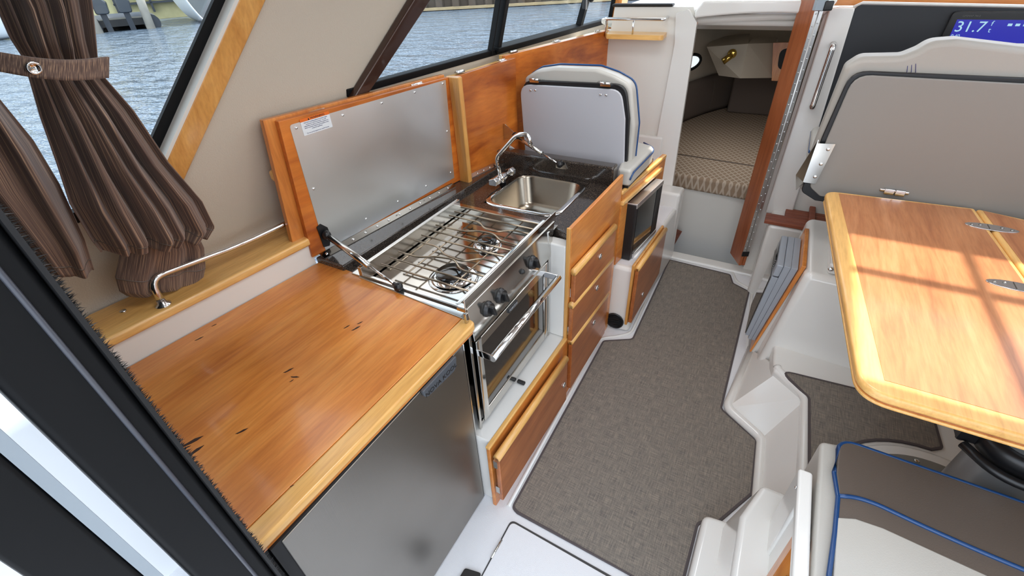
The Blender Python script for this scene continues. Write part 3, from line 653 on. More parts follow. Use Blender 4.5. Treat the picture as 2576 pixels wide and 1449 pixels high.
# gas strut of lid 1
def strut(name, label, top, bot, ntop, r=.0112):
    t = thing(name, label, 'gas strut', bot)
    top = Vector(top); bot = Vector(bot); d = (bot - top); m_ = top + d * .62
    MB().cyl(top + d * .06, m_, r, 18).build('cylinder', steel_p, t)
    MB().cyl(m_, bot, r * .42, 12).build('piston_rod', chrome, t)
    MB().ball(top, .016, 14, (1, 1, 1.2)).cyl(top, top + d * .07, .009, 12).build('end_socket', black_pl, t)
    MB().ball(bot, .016, 14).cyl(bot - d * .06, bot, .007, 12).build('end_socket', black_pl, t)
    return t, top, bot
top = L(822, 592, .016); bot = pz(1002, 722, .89)
t, top, bot = strut('gas_strut', 'gas strut with black ball ends propping the steel-lined lid', top, bot, n)
MB().prism(rpoly([L(797, 572, .004), L(806, 563, .004), L(824, 572, .004), L(832, 592, .004), L(830, 618, .004), L(815, 622, .004)], .004), -n * .003).build('mounting_plate', black_pl, t)
# second lid: folded cover behind the sink
t = thing('sink_cover', 'short raised wooden cover standing behind the faucet', 'counter lid', (-1.24, 1.9, .9))
pa2, u2, n2 = lid_frame((-1.262, 1.70), (-1.19, 2.135))
def LV2(s, z, d=0): return pa2 + u2 * s + n2 * d + Vector((0, 0, z))
MB().prism([LV2(-.02, .885), LV2(.438, .885), LV2(.438, 1.363), LV2(-.02, 1.352)], -n2 * .021).build('lid_panel', cherry_fig, t, bevel=.002)
MB().prism([LV2(-.02, .90, -.023), LV2(.43, .90, -.023), LV2(.43, 1.363, -.023), LV2(-.02, 1.352, -.023)], -n2 * .021).build('folded_leaf', maple_y, t, bevel=.002)
for q in (.07, .36): hinge_small(t, LV2(q, 1.361 + .004 * q, -.022), u2, n2, .022)
ph = MB().prism([LV2(.02, .8955, .026), LV2(.38, .8955, .026), LV2(.38, .905, .003), LV2(.02, .905, .003)], (0, 0, .002)).build('piano_hinge', steel_p, t)
mb = MB()
for k in range(8): scr(mb, LV2(.04 + .046 * k, .902, .0155), (n2 * .35 + Vector((0, 0, 1))).normalized())
each(mb, 'screw', chrome, ph)
top = onpl(1296, 342, pa2 + n2 * .075, n2); bot = pY(1408, 414, 1.938)
t, top, bot = strut('gas_strut', 'gas strut running down to the stone upstand beside the sink', top, bot, n2, .0095)
MB().prism([top + d for d in (Vector((-.078, .01, .05)), Vector((-.06, .005, .05)), Vector((.0, 0, .012)), Vector((.0, 0, -.014)), Vector((-.075, .01, -.03)))], u2 * .003).build('mounting_plate', steel_p, t)
MB().prism(rpoly([pY(x, y, 1.954) for x, y in ((1412, 404), (1421, 410), (1429, 427), (1398, 422), (1400, 410))], .004), (0, -.002, 0)).build('mounting_plate', steel_p, t)
MB().prism([(-1.195, 2.015, .905), (-1.135, 2.015, .905), (-1.135, 2.015, .955), (-1.175, 2.015, .975)], (0, -.004, 0)).build('corner_bracket', white_m, t)
# long panel
t = thing('side_panel', 'long upright cherry panel along the port side beside the seat', 'wood panel', (-1.1, 2.5, .9))
pa3, u3, n3 = lid_frame((-1.225, 2.09), (-1.008, 2.955))
def LV3(s, z, d=0): return pa3 + u3 * s + n3 * d + Vector((0, 0, z))
MB().prism([LV3(0, .80), LV3(.89, .80), LV3(.89, 1.388), LV3(0, 1.377)], -n3 * .020).build('lid_panel', cherry_fig, t, bevel=.002)
MB().prism([LV3(0, .80, -.022), LV3(.89, .80, -.022), LV3(.89, 1.388, -.022), LV3(0, 1.377, -.022)], -n3 * .020).build('folded_leaf', maple_y, t, bevel=.002)
for q in (.08, .42, .80): hinge_small(t, LV3(q, 1.381 + .012 * q, -.021), u3, n3, .022)
# ledge behind panels, inboard of the window
MB().prism([W(1.45, 1.33, 0), W(3.4, 1.33, 0), (-1.06, 2.96, 1.33), (-1.30, 2.13, 1.33), (-1.345, 1.5, 1.33)], (0, 0, -.3)).build('trim_5', gel_w, **ST)
# ================================================================== companion seat, microwave, step box
t = thing('companion_seat', 'light grey seat by the bulkhead with its folded back panel towards the sink', 'seat', (-.85, 2.3, .86))
ys_ = 2.10
def SP(px, py, y=ys_): return pY(px, py, y)
MB().prism(rpoly([SP(1307, 212), SP(1562, 226), SP(1572, 300), SP(1568, 470), SP(1322, 400)], [.055, .06, .03, 0, 0]), (0, .014, 0)).build('back_panel', lam_white, t, bevel=.004)
MB().prism(rpoly([SP(1312, 201, ys_ + .016), SP(1574, 213, ys_ + .016), SP(1583, 300, ys_ + .016), SP(1574, 462, ys_ + .016), SP(1330, 410, ys_ + .016)], [.06, .065, .03, 0, 0]), (0, .022, 0)).build('gasket', black_pl, t, bevel=.004)
yc = ys_ + .04
cush = rpoly([SP(1318, 196, yc), SP(1350, 176, yc), SP(1395, 170, yc), SP(1500, 174, yc), SP(1545, 190, yc), SP(1588, 214, yc), SP(1597, 320, yc), SP(1582, 462, yc), SP(1340, 430, yc)], [.03, .05, .05, .06, .05, .07, .05, .02, 0])
bc = MB().prism(cush, (0, .075, 0)).build('back_cushion', vinyl_g, t, bevel=.018, seg=4)
pp = [p + Vector((0, .072, .003)) for p in cush]
MB().tube(pp, .0042, 8, closed=True).build('piping', blue, bc)
for q in (1364, 1368, 1513, 1518):
    pass
mb = MB()
for a, b in (((1365, 178), (1360, 203)), ((1518, 182), (1504, 207))):
    for d in (0, 4, 8): mb.tube([SP(a[0] + d, a[1], yc + .01), SP(b[0] + d, b[1], yc - .0005)], .0012, 6)
mb.build('stitching', vinyl_d, bc)
for a in ((1344, 203), (1523, 213)):
    c = SP(*a, ys_ - .002); MB().box(c.x - .024, c.x + .024, ys_ - .004, ys_ + .02, c.z - .008, c.z + .006).cyl(c + Vector((-.024, -.003, .006)), c + Vector((.024, -.003, .006)), .005, 10).build('hinge', chrome, t)
mb = MB()
for a in ((1335, 227), (1347, 227), (1511, 238), (1525, 239)): mb.lathe(SP(*a), (0, -1, 0), [(.0065, 0), (.005, .003), (.0005, .0035)], 12)
each(mb, 'bolt', chrome, t)
sc_ = [pz(1583, 462, .93), pz(1612, 352, .93) + Vector((0, .02, 0)), pz(1641, 368, .93), pz(1628, 400, .93), pz(1568, 478, .93)]
zt = .93
pts = [(-.80, 2.14, zt), (-.80, 2.48, zt), (-.545, 2.40, zt), (-.522, 2.36, zt), (-.535, 2.02, zt), (-.60, 2.02, zt), (-.62, 2.14, zt)]
pts = [Vector(p) - Vector((0, 0, .075)) for p in pts]
sc2 = MB().prism(rpoly(pts, [0, .03, .04, .03, .02, .0, 0]), (0, 0, .082)).build('seat_cushion', vinyl_g, t, bevel=.022, seg=4)
MB().tube(smoothpath([(-.60, 2.45, zt - .004), (-.538, 2.405, zt - .008), (-.518, 2.34, zt - .008), (-.531, 2.04, zt - .012), (-.536, 2.018, zt - .04)], .03), .0042, 8).build('piping', blue, sc2)
MB().prism([(-.80, 2.06, .842), (-.80, 2.49, .842), (-.53, 2.42, .842), (-.545, 2.03, .842)], (0, 0, .016)).build('seat_board', black_pl, t)

t = thing('seat_cabinet', 'wooden cabinet under the companion seat holding the microwave', 'cabinet', (-.8, 2.25, .42))
MF = lambda y: -.556 + (y - 2.0) * .11
def mp_(y, z, d=0.0): return Vector((MF(y) + d, y, z))
mb = MB(); mb.prism([mp_(1.995, .425), mp_(2.075, .425), mp_(2.075, .83), mp_(1.995, .83)], (-.02, 0, 0))
mb.prism([mp_(2.075, .755), mp_(2.56, .755), mp_(2.56, .84), mp_(2.075, .84)], (-.02, 0, 0)); mb.prism([mp_(2.44, .425), mp_(2.56, .425), mp_(2.56, .755), mp_(2.44, .755)], (-.02, 0, 0))
mb.build('face_frame', cherry_y, t)
MB().box(-1.0, -.585, 2.0, 2.02, .42, .84).box(-1.0, -.60, 2.54, 2.56, .42, .84).box(-1.0, -.60, 2.0, 2.56, .40, .42).build('carcass', cherry_z, t)
MB().prism([mp_(1.99, .765, .012), mp_(2.50, .765, .012), mp_(2.50, .79, .012), mp_(1.99, .79, .012)], (-.02, 0, 0)).prism([mp_(1.99, .82, .004), mp_(2.56, .82, .004), mp_(2.56, .842, .004), mp_(1.99, .842, .004)], (-.018, 0, 0)).build('edge_strip', maple_y, t, bevel=.006)

t = thing('microwave', 'black microwave oven with silver trim in the cabinet under the seat', 'microwave', (-.6, 2.25, .43))
MB().prism([mp_(2.085, .435, -.002), mp_(2.435, .435, -.002), mp_(2.435, .742, -.002), mp_(2.085, .742, -.002)], (-.25, 0, 0)).build('body', black_pl, t)
MB().prism([mp_(2.07, .425, .045), mp_(2.43, .425, .045), mp_(2.43, .742, .045), mp_(2.07, .742, .045)], (-.047, 0, 0)).build('door_frame', black_pl, t, bevel=.003)
MB().prism([mp_(2.074, .722, .049), mp_(2.43, .722, .049), mp_(2.43, .748, .049), mp_(2.074, .748, .049)], (-.049, 0, 0)).build('silver_trim', steel_s, t, bevel=.002)
MB().prism([mp_(2.10, .424, .050), mp_(2.43, .424, .050), mp_(2.43, .446, .050), mp_(2.10, .446, .050)], (-.01, 0, 0)).build('silver_trim', steel_s, t, bevel=.002)
MB().prism([mp_(2.095, .452, .0465), mp_(2.34, .452, .0465), mp_(2.34, .722, .0465), mp_(2.095, .722, .0465)], (-.002, 0, 0)).build('window', black_gl, t)
MB().prism([mp_(2.352, .452, .0475), mp_(2.424, .452, .0475), mp_(2.424, .722, .0475), mp_(2.352, .722, .0475)], (-.003, 0, 0)).build('keypad', black_mt, t)

t = thing('step_box', 'white moulded step box beside the aisle with a round black grille', 'step', (-.5, 2.4, 0))
SF = lambda y: -.452 + (y - 2.0) * .035
bot_ = [(-.56, 1.99, .0), (SF(1.99) + .012, 1.99, 0), (SF(2.93) + .012, 2.93, 0), (-.62, 2.93, 0), (-.62, 1.99, 0)]
top_ = [(-.56, 2.0, .418), (SF(1.99), 2.0, .418), (SF(2.93), 2.93, .418), (-.62, 2.93, .418), (-.62, 2.0, .418)]
MB().loft([Vector(p) for p in bot_], [Vector(p) for p in top_]).build('moulding', gel, t, bevel=.022, seg=4)
MB().prism([(-.59, 2.03, .4185), (-.475, 2.03, .4185), (-.44, 2.88, .4185), (-.59, 2.88, .4185)], (0, 0, .0015)).build('nonskid_pad', gel_tex, t)
g0 = pY(1545, 815, 1.985)
gl = MB().lathe((g0.x, 1.988, .062), (0, -1, 0), [(.052, 0), (.052, .005), (.044, .007), (.044, .004), (.001, .004)], 28).build('vent_grille', black_pl, t)
mb = MB()
for k in range(-5, 6):
    h_ = math.sqrt(max(.0019 - (k * .0075) ** 2, 1e-5)); mb.obox((g0.x, 1.982, .062 + k * .0075), (1, 0, .25), (0, 1, 0), (0, 0, 1), h_, .0025, .0018)
mb.build('slats', black_mt, gl)
MB().box(-.66, -.415, 2.80, 2.935, 0, .515).build('rear_step', gel, t, bevel=.02, seg=4)
t = thing('locker_door', 'upright wooden locker door on the white step box', 'locker door', (-.43, 2.4, 0))
LF = ((-.427, 2.0, 0), (1, -.035, 0))
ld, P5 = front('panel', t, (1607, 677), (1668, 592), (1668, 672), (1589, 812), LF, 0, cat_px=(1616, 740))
MB().prism([Vector((p.x - .022, p.y + .0 + (-.012 if i in (0, 3) else .012), p.z + (.014 if i in (0, 1) else -.012))) for i, p in enumerate(P5)], (-.014, 0, 0)).build('frame', maple_z, t, bevel=.003)

# ================================================================== BULKHEAD and forward cabin
YB = 2.95
def BP(px, py, y=YB): return pY(px, py, y)
mb = MB()
mb.prism([(-1.30, YB, 0), (-.566, YB, 0), (-.556, YB, .6), (-.535, YB, 1.25), (-.527, YB, 1.44), (-.55, YB, 1.505), (-.985, YB, 1.505), (-1.01, YB, 1.30), (-1.30, YB, 1.30)], (0, .05, 0))
mb.build('wall_forward', gel_w, **ST)
# door jamb: raised pilaster left of the doorway
MB().prism(rpoly([BP(1703, 32), BP(1735, 22), BP(1756, 55), BP(1700, 420), BP(1668, 640), BP(1640, 640), BP(1655, 345), BP(1700, 110)], .01), (0, -.03, 0)).build('trim_6', gel, bevel=.010, seg=3, **ST)
MB().prism([(-.84, YB, .43), (-.600, YB, .43), (-.600, YB, .815), (-.84, YB, .815)], (0, -.045, 0)).build('trim_21', gel, bevel=.012, seg=3, **ST)
# lintel / dashboard top with slight arch over the doorway
lt = [BP(1715, 8), BP(1780, -8), BP(1800, 8), BP(2040, 8)]
mb = MB(); arch = [(-.535 + .60 * k / 10, 1.425 + .055 * math.sin(math.pi * (.18 + .5 * k / 10))) for k in range(11)]
mb.prism([(x, YB - .03, z) for x, z in arch] + [(.10, YB - .03, 1.535), (-.50, YB - .03, 1.535), (-.535, YB - .03, 1.49)], (0, .14, 0)).build('trim_7', gel, bevel=.012, seg=3, **ST)
MB().prism([(-1.0, 3.0, 1.49), (1.36, 3.0, 1.49), (1.36, 3.6, 1.53), (-.9, 3.6, 1.53)], (0, 0, -.02)).build('trim_8', ext_white, **ST)
MB().box(-1.0, -.66, 2.94, 3.0, 1.506, 1.520).build('trim_9', black_mt, bevel=.006, **ST)
# forward cabin shell
def hullx(y): s_ = max(0, (y - 2.9) / 2.6); return -1.05 * math.sqrt(max(0.0, 1 - s_ ** 2.2)) - .02
mb = MB()
mb.grid(lambda a, b: Vector((hullx(3.0 + 2.5 * a) * (1 - .12 * (b)), 3.0 + 2.5 * a, -.38 + 1.75 * b)), 24, 6)
mb.grid(lambda a, b: Vector((-hullx(3.0 + 2.5 * a) * (1 - .12 * (b)), 3.0 + 2.5 * a, -.38 + 1.75 * b)), 24, 6); mb.uv = None
mb.build('wall_cabin_forward', vinyl_w, solid=.03, recalc=False, **ST)
MB().grid(lambda a, b: Vector((-1.1 + 2.2 * a, 3.0 + 2.6 * b, 1.46 - .20 * b - .10 * (2 * a - 1) ** 2)), 14, 10).build('ceiling_cabin', gel_w, solid=.03, **ST)
MB().prism([(-1.1, 3.05, 1.41), (1.1, 3.05, 1.41), (1.1, 3.22, 1.37), (-1.1, 3.22, 1.37)], (0, 0, .03)).build('trim_10', gel_w, bevel=.01, **ST)
# berth box and front
MB().box(-1.2, 1.2, 3.25, 3.28, -.40, .375).build('wall_berth', gel_w, **ST)
MB().box(-1.2, 1.2, 3.28, 5.5, .33, .365).build('trim_11', gel_w, **ST)
t = thing('berth_mattress', 'patterned beige mattress on the berth in the forward cabin', 'mattress', (0, 4.0, .37))
mp2 = [(-.60, 3.22), (.9, 3.05)]
n_ = 22; outl = [(-.63, 3.235, .37), (.0, 3.20, .37), (.9, 3.20, .37)] + [(-(hullx(3.3 + 1.9 * k / n_) + .10), 3.3 + 1.9 * k / n_, .37) for k in range(n_)] + [(hullx(3.3 + 1.9 * (1 - k / n_)) + .10, 3.3 + 1.9 * (1 - k / n_), .37) for k in range(n_ - 2)]
MB().prism(outl, (0, 0, .105)).build('cushion', matt_m, t, bevel=.022, seg=3)
MB().tube([(-.62, 3.62, .477), (.2, 3.56, .477), (.9, 3.56, .477)], .004, 6).build('seam', bolster, t)
t = thing('bolster', 'dark brown padded bolster along the curved hull side of the berth', 'bolster', (-.7, 4.0, .47))
def bl(a, b):
    y = 3.02 + 2.15 * a; th = .05 * math.sin(math.pi * b) ** .5
    return Vector((hullx(y) * .95 + .06 + th * .6, y - .0, .475 + .34 * b))
MB().grid(bl, 30, 8).build('pad', bolster, t, solid=.02, recalc=False)
mb = MB()
for a in (.30, .62, .85): mb.tube([bl(a, b / 8) + Vector((.012, 0, 0)) for b in range(1, 8)], .003, 6)
mb.build('seams', vinyl_d, t)
MB().prism([(-.46, 4.93, .475), (.9, 4.93, .475), (.9, 4.93, .80), (-.46, 4.93, .80)], (0, .06, 0)).build('end_pad', bolster, t, bevel=.02)
# headboard box with lamp, speaker panel
t = thing('corner_locker', 'boxy beige corner locker under the ceiling of the forward cabin', 'locker', (-.5, 4.4, .9))
pl_ = lambda px, py, y: pY(px, py, y)
bx = [pl_(1778, 118, 4.45), pl_(1882, 110, 4.3), pl_(1862, 197, 4.3), pl_(1808, 190, 4.45)]
bk = [v + Vector((-.05, .55, 0)) for v in bx]
MB().loft(bx, bk).build('cabinet', vinyl_w, t)
b2 = [pl_(1882, 110, 4.3), pl_(1950, 108, 4.55), pl_(1945, 196, 4.55), pl_(1862, 197, 4.3)]
MB().loft(b2, [v + Vector((0, .3, 0)) for v in b2]).build('side_panel', vinyl_w, t)
t = thing('reading_lamp', 'small brass reading lamp on the forward cabin locker', 'lamp', tuple(pl_(1840, 135, 4.35)))
c = pl_(1842, 135, 4.34); MB().lathe(c, (0, -1, 0), [(.035, 0), (.034, .012), (.015, .02), (.001, .02)], 20).build('base', brass, t)
MB().cyl(c + Vector((.01, -.05, .0)), c + Vector((-.05, -.06, -.05)), .022, 16, r2=.026).cyl(c, c + Vector((0, -.05, 0)), .008, 10).build('lamp_head', brass, t)
t = thing('speaker', 'dark speaker set in a wooden panel in the forward cabin', 'speaker', tuple(pl_(1970, 150, 4.5)))
MB().prism([pl_(1945, 108, 4.5), pl_(2010, 106, 4.5), pl_(2000, 206, 4.5), pl_(1941, 203, 4.5)], (0, .03, 0)).build('panel', cherry_z, t)
MB().prism(rpoly([pl_(1962, 124, 4.495), pl_(2010, 118, 4.495), pl_(2010, 180, 4.495), pl_(1955, 174, 4.495)], .05), (0, .006, 0)).build('grille', black_mt, t)
t = thing('porthole', 'small oval porthole in the forward cabin side, daylight behind', 'porthole', tuple(pY(1738, 157, 4.15)))
c = pY(1737, 157, 4.15); hn = Vector((1, -.45, 0)).normalized(); hu = Vector((0, 0, 1)).cross(hn)
ell = lambda r1, r2, d: [c + hu * math.cos(2 * math.pi * k / 24) * r1 + Vector((0, 0, 1)) * math.sin(2 * math.pi * k / 24) * r2 + hn * d for k in range(24)]
MB().tube(ell(.13, .055, 0), .012, 8, closed=True).build('ring', black_al, t)
em, _t, _b = base('porthole_daylight'); _b.inputs['Emission Color'].default_value = (.85, .95, 1, 1); _b.inputs['Emission Strength'].default_value = .9
MB().prism(ell(.125, .05, -.003), hn * -.004).build('pane', em, t)
# low wood locker in the forward foot well
t = thing('foot_locker', 'small dark wooden locker low inside the forward doorway', 'locker', (-.5, 3.1, -.3))
MB().prism([pY(1688, 570, 3.18), pY(1716, 582, 3.18), pY(1690, 628, 3.10), pY(1680, 640, 3.02), pY(1676, 600, 3.02)], (-.06, .02, 0)).build('door', teak, t)
MB().prism([pY(1672, 452, 3.1), pY(1679, 447, 3.1), pY(1672, 478, 3.1), pY(1660, 540, 3.1), pY(1652, 545, 3.1)], (-.04, .02, 0)).build('side_trim', cherry_z, t)
# threshold
MB().box(-.47, .12, 2.875, 2.965, -.02, .018).build('trim_12', gel, bevel=.012, seg=3, **ST)
# small shelf on the bulkhead with chrome rail
t = thing('bulkhead_shelf', 'small wooden shelf with a chrome guard rail on the white bulkhead', 'shelf', (-.8, 2.88, 1.35))
zs = 1.372; a_ = BP(1532, 90, 2.95); f0 = pz(1535, 92, zs); f1 = pz(1668, 96, zs); f2 = pz(1684, 80, zs)
MB().prism(rpoly([(-1.04, 2.955, zs - .012), (f0.x - .02, f0.y, zs - .012), (f1.x, f1.y, zs - .012), (f2.x, f2.y, zs - .012), (f2.x, 2.955, zs - .012)], [0, .0, .025, .025, 0]), (0, 0, .024)).build('board', maple_x, t, bevel=.009, seg=3)
zr = zs + .085
ra = pz(1545, 72, zs + .012); rb = Vector((f2.x - .012, f2.y + .03, zs + .012)); rm = (ra + Vector((f1.x, f1.y, zs))) / 2
pth = smoothpath([Vector((-1.0, f0.y + .05, zs + .01)), Vector((-1.0, f0.y + .05, zr)), Vector((-1.0, f0.y + .018, zr)), Vector((f1.x - .01, f1.y + .02, zr)), Vector((f2.x - .012, f2.y + .05, zr)), Vector((f2.x - .012, f2.y + .05, zs + .01))], .02)
MB().tube(pth, .0075, 12).cyl((rm.x, f0.y + .02, zs + .01), (rm.x, f0.y + .02, zr), .005, 10).build('guard_rail', chrome, t)
# small black radio on the jamb side
t = thing('handset', 'small black panel fixed high on the left side of the doorway', 'panel', (-.53, 3.02, 1.28))
MB().prism([pY(1742, 86, 2.925), pY(1751, 84, 2.935), pY(1745, 118, 2.935), pY(1736, 117, 2.925)], (-.004, .02, 0)).build('case', black_pl, t)
MB().prism([pY(1749, 60, 2.94), pY(1756, 55, 2.94), pY(1748, 85, 2.94), pY(1744, 85, 2.94)], (-.004, .012, 0)).build('wood_edge', cherry_z, t)

# ================================================================== folded door
t = thing('folding_door', 'folded two-leaf cherry door with a long steel piano hinge', 'door', (0, 2.85, .12))
e0 = pz(1858, 668, .11); e0b = pz(1874, 668, .11); fl = pz(1836, 636, .11)
topz = 1.75
d_ = (fl - e0); d_.z = 0
wd = (e0b - e0); wd.z = 0
for k in (0, 1):
    a = e0 + wd * (.5 * k); b = e0 + wd * (.5 * k + .46)
    MB().prism([a, b, b + d_, a + d_], (0, 0, topz - .11)).build('leaf', door_wood, t, bevel=.003)
hd = Vector((wd.y, -wd.x, 0)).normalized(); hd = hd if hd.y < 0 else -hd
def HP(s, z, o): return e0 + wd * s + Vector((0, 0, z - .11)) + hd * o
ph = MB().prism([HP(.02, .215, .001), HP(.98, .215, .001), HP(.98, 1.50, .001), HP(.02, 1.50, .001)], hd * .0025).build('piano_hinge', steel_s, t)
mb = MB().cyl(HP(.5, .215, .003), HP(.5, 1.50, .003), .0030, 10)
for k in range(26):
    z = .24 + k * .05
    for s_ in (.25, .75): scr(mb, HP(s_, z + (.012 if s_ > .5 else 0), .0035), hd, .0038)
mb.build('knuckle', steel_s, ph)
MB().obox(HP(.5, 1.525, 0), wd, hd, (0, 0, 1), wd.length * .62, .012, .022).build('strap', grey_frame, t)
MB().obox(HP(.5, 1.52, .0) + wd * .8, wd, hd, (0, 0, 1), .02, .018, .02).build('strap_buckle', black_pl, t, bevel=.006)
MB().obox(HP(.5, .198, .0), wd, hd, (0, 0, 1), wd.length * .5, .006, .017).build('hinge_end', black_pl, t)

# ================================================================== helm
YH = 2.93
MB().prism([(.045, YH, 0), (1.37, YH, 0), (1.37, YH, 1.50), (.06, YH, 1.50)], (0, .04, 0)).build('wall_helm', gel_w, **ST)
t = thing('helm_pillar', 'white moulded pillar beside the folded door carrying a chrome grab handle', 'pillar', (.1, 2.9, .5))
hp_ = [pY(2086, 24, YH - .05), pY(2112, 19, YH - .05), pY(2152, 20, YH - .05), pY(2054, 340, YH - .05), pY(1990, 545, YH - .05), pY(1925, 535, YH - .05)]
MB().prism(rpoly(hp_, [.01, .0, .01, 0, 0, 0]), (0, .055, 0)).build('moulding', gel, t, bevel=.014, seg=3)
ha = pY(2096, 112, YH - .055); hb_ = pY(2043, 268, YH - .055)
MB().tube(smoothpath([ha, ha + Vector((0, -.04, 0)), hb_ + Vector((0, -.04, 0)), hb_], .03), .0125, 14).lathe(ha, (0, -1, 0), [(.014, 0), (.014, .004), (.01, .008)], 16).lathe(hb_, (0, -1, 0), [(.014, 0), (.014, .004), (.01, .008)], 16).build('grab_handle', chrome, t)
t = thing('dashboard', 'dark matt helm dashboard panel with white top edge behind the helm seat', 'dashboard', (.7, 2.9, .9))
dp = [pY(2153, 21, YH - .03), pY(2175, 10, YH - .03), pY(2700, 6, YH - .03), pY(2700, 700, YH - .03), pY(1995, 540, YH - .03)]
MB().prism(rpoly([pY(2152, 22, YH - .03), pY(2162, 12, YH - .03), (1.35, YH - .03, 1.487), (1.35, YH - .03, .7), pY(2055, 330, YH - .03)], [.0, .02, 0, 0, 0]), (0, .03, 0)).build('panel', dash_blk, t)
MB().tube([pY(2146, 18, YH - .03), pY(2170, 7, YH - .03), (1.35, YH - .03, 1.495)], .006, 8).build('top_edge', gel, t)
MB().box(.08, 1.0, 3.0, 3.02, 1.505, 1.56).build('visor', cherry_x, t)
t = thing('chart_plotter', 'navigation display with a bright blue screen reading 31.7 on the dashboard', 'display', (.7, 2.9, 1.35))
yd = YH - .032
fz = lambda px, py, d=0: pY(px, py, yd - d)
x0 = fz(2390, 60).x; ztop = fz(2480, 27).z
MB().prism(rpoly([fz(2397, 27), (x0 + .50, yd, ztop), (x0 + .50, yd, 1.17), (fz(2340, 140).x, yd, 1.17)], [.02, .02, 0, 0]), (0, -.02, 0)).build('bezel', black_pl, t, bevel=.006)
sx0 = fz(2408, 49, .021).x; sz = fz(2408, 49, .021).z
scn = MB().prism([(sx0, yd - .0205, sz), (sx0 + .42, yd - .0205, sz), (sx0 + .42, yd - .0205, 1.20), (sx0, yd - .0205, 1.20)], (0, -.001, 0)).build('screen', screen_m, t)
R_ = (1, 0, 0); U_ = (0, 0, 1); yt = yd - .0218
text('reading', '31.7', (sx0 + .004, yt, sz - .028), R_, U_, .056, scr_txt, scn, sx=1.05)
text('reading_unit', 'f', (sx0 + .117, yt, sz - .014), R_, U_, .026, scr_txt, scn); text('reading_unit', 't', (sx0 + .117, yt, sz - .038), R_, U_, .026, scr_txt, scn)
for k, s_ in enumerate(('0.40', '13.2', '11:20:45A')): text('reading_line', s_, (sx0 + .003, yt, sz - .062 - .017 * k), R_, U_, .018, scr_txt, scn)
mb = MB()
for k in range(3): mb.box(sx0 + .17 + k * .024, sx0 + .184 + k * .024, yt - .0003, yt, sz - .022, sz - .013)
mb.build('status_icons', scr_txt, scn)
text('maker_lettering', 'GPSMAP 7412', (sx0 + .012, yt, sz + .013), R_, U_, .010, plain('ink_dim', (92, 92, 90), .5), t)

# teak foot rest
t = thing('foot_grating', 'slatted teak foot rest in front of the helm', 'foot rest', (.2, 2.8, .47))
MB().box(.10, .62, 2.68, 2.97, -.02, .478).build('trim_13', gel, bevel=.02, seg=3, **ST)
for k in range(6):
    y0 = 2.682 + k * .036; xs = .075 if k < 3 else .17
    MB().box(xs + (.0 if k == 0 else 0), .60, y0, y0 + .033, .48, .50).build('slat', teak, t, bevel=.003)
MB().box(.285, .315, 2.70, 3.0, .5, .52).box(.30, .45, 2.94, 2.97, .5, .54).build('riser', teak, t, bevel=.004)

# ================================================================== starboard moulding, grey box
t = thing('dinette_locker', 'white moulded locker base beside the aisle under the helm seat', 'cabinet base', (.5, 2.2, 0))
b_ = [pz(1885, 925, .0), (.20, 2.62, 0), (1.35, 2.62, 0), (1.35, 1.93, 0)]
b_ = [(.205, 1.975, 0), (.205, 2.60, 0), (1.35, 2.60, 0), (1.35, 1.90, 0)]
t_ = [(.272, 2.02, .60), (.262, 2.60, .60), (1.35, 2.60, .60), (1.35, 1.97, .60)]
MB().loft([Vector(p) for p in b_], [Vector(p) for p in t_]).build('moulding', gel, t, bevel=.03, seg=5)
MB().prism(rpoly([(.345, 2.05, .60), (.345, 2.6, .60), (.8, 2.6, .60), (.8, 2.05, .60)], .02), (0, 0, .05)).build('seat_riser', gel, t, bevel=.012, seg=3)
MB().lathe((.355, 2.048, .625), (0, -1, 0), [(.012, 0), (.01, .003), (.001, .004)], 14).build('bolt', chrome, t)
t = thing('appliance_case', 'slim grey plastic case with glossy front hung beside the aisle', 'plastic case', (.17, 2.25, .1))
# sloping slab: port face
def cb(f, y, z):   # f: 0 port face, 1 back
    k = (z - .11) / .46; xp = .131 + .031 * k; xb = .182 + .066 * k; return Vector((xp + (xb - xp) * f, y, z))
ya, yf = 2.095, 2.40
def slab(f0, f1, z0=.11, z1=.568, ya=ya, yf=yf): return [cb(f0, ya, z0), cb(f1, ya, z0), cb(f1, ya, z1), cb(f0, ya, z1)], [cb(f0, yf, z0), cb(f1, yf, z0), cb(f1, yf, z1), cb(f0, yf, z1)]
MB().loft(*slab(.68, 1)).build('back_shell', grey_pl, t, bevel=.002)
MB().loft(*slab(.345, .672)).build('middle_shell', grey_pl, t, bevel=.002)
MB().loft(*slab(.0, .34, .13, .50)).build('front_shell', grey_pl, t, bevel=.002)
MB().loft(*slab(.0, .34, .505, .568)).build('top_shell', grey_pl, t, bevel=.006)
MB().loft(*slab(-.06, .0, .125, .49, ya + .02, yf - .02)).build('glossy_front', plain('smoked_panel', (62, 60, 58), .1, .3, coat=1), t, bevel=.004)
mb = MB()
for k in range(5): mb.loft(*slab(-.10, -.03, .515 + k * .009, .520 + k * .009, ya + .06, yf - .06))
mb.build('louvres', chrome, t)
MB().loft(*slab(1.02, 1.22, .045, .60, ya - .02, yf + .06)).build('backing_board', cherry_z, t, bevel=.003)
MB().loft(*slab(1.22, 2.1, .0, .585, ya + .0, yf + .06)).build('packer', gel, t, bevel=.003)

# ================================================================== dinette platform, steps, mats
MB().prism(rpoly([pz(1945, 905, .2), pz(1963, 930, .2) + Vector((-.025, -.01, 0)), pz(2035, 1000, .2) + Vector((-.022, 0, 0)), pz(2030, 1165, .2) + Vector((-.022, 0, 0)), (.395, .2, .2), (1.37, .2, .2), (1.37, 2.1, .2), (.25, 2.1, .2)], [0, .02, .02, 0, 0, 0, 0, 0]), (0, 0, -.205)).build('trim_14', gel, bevel=.018, seg=3, **ST)
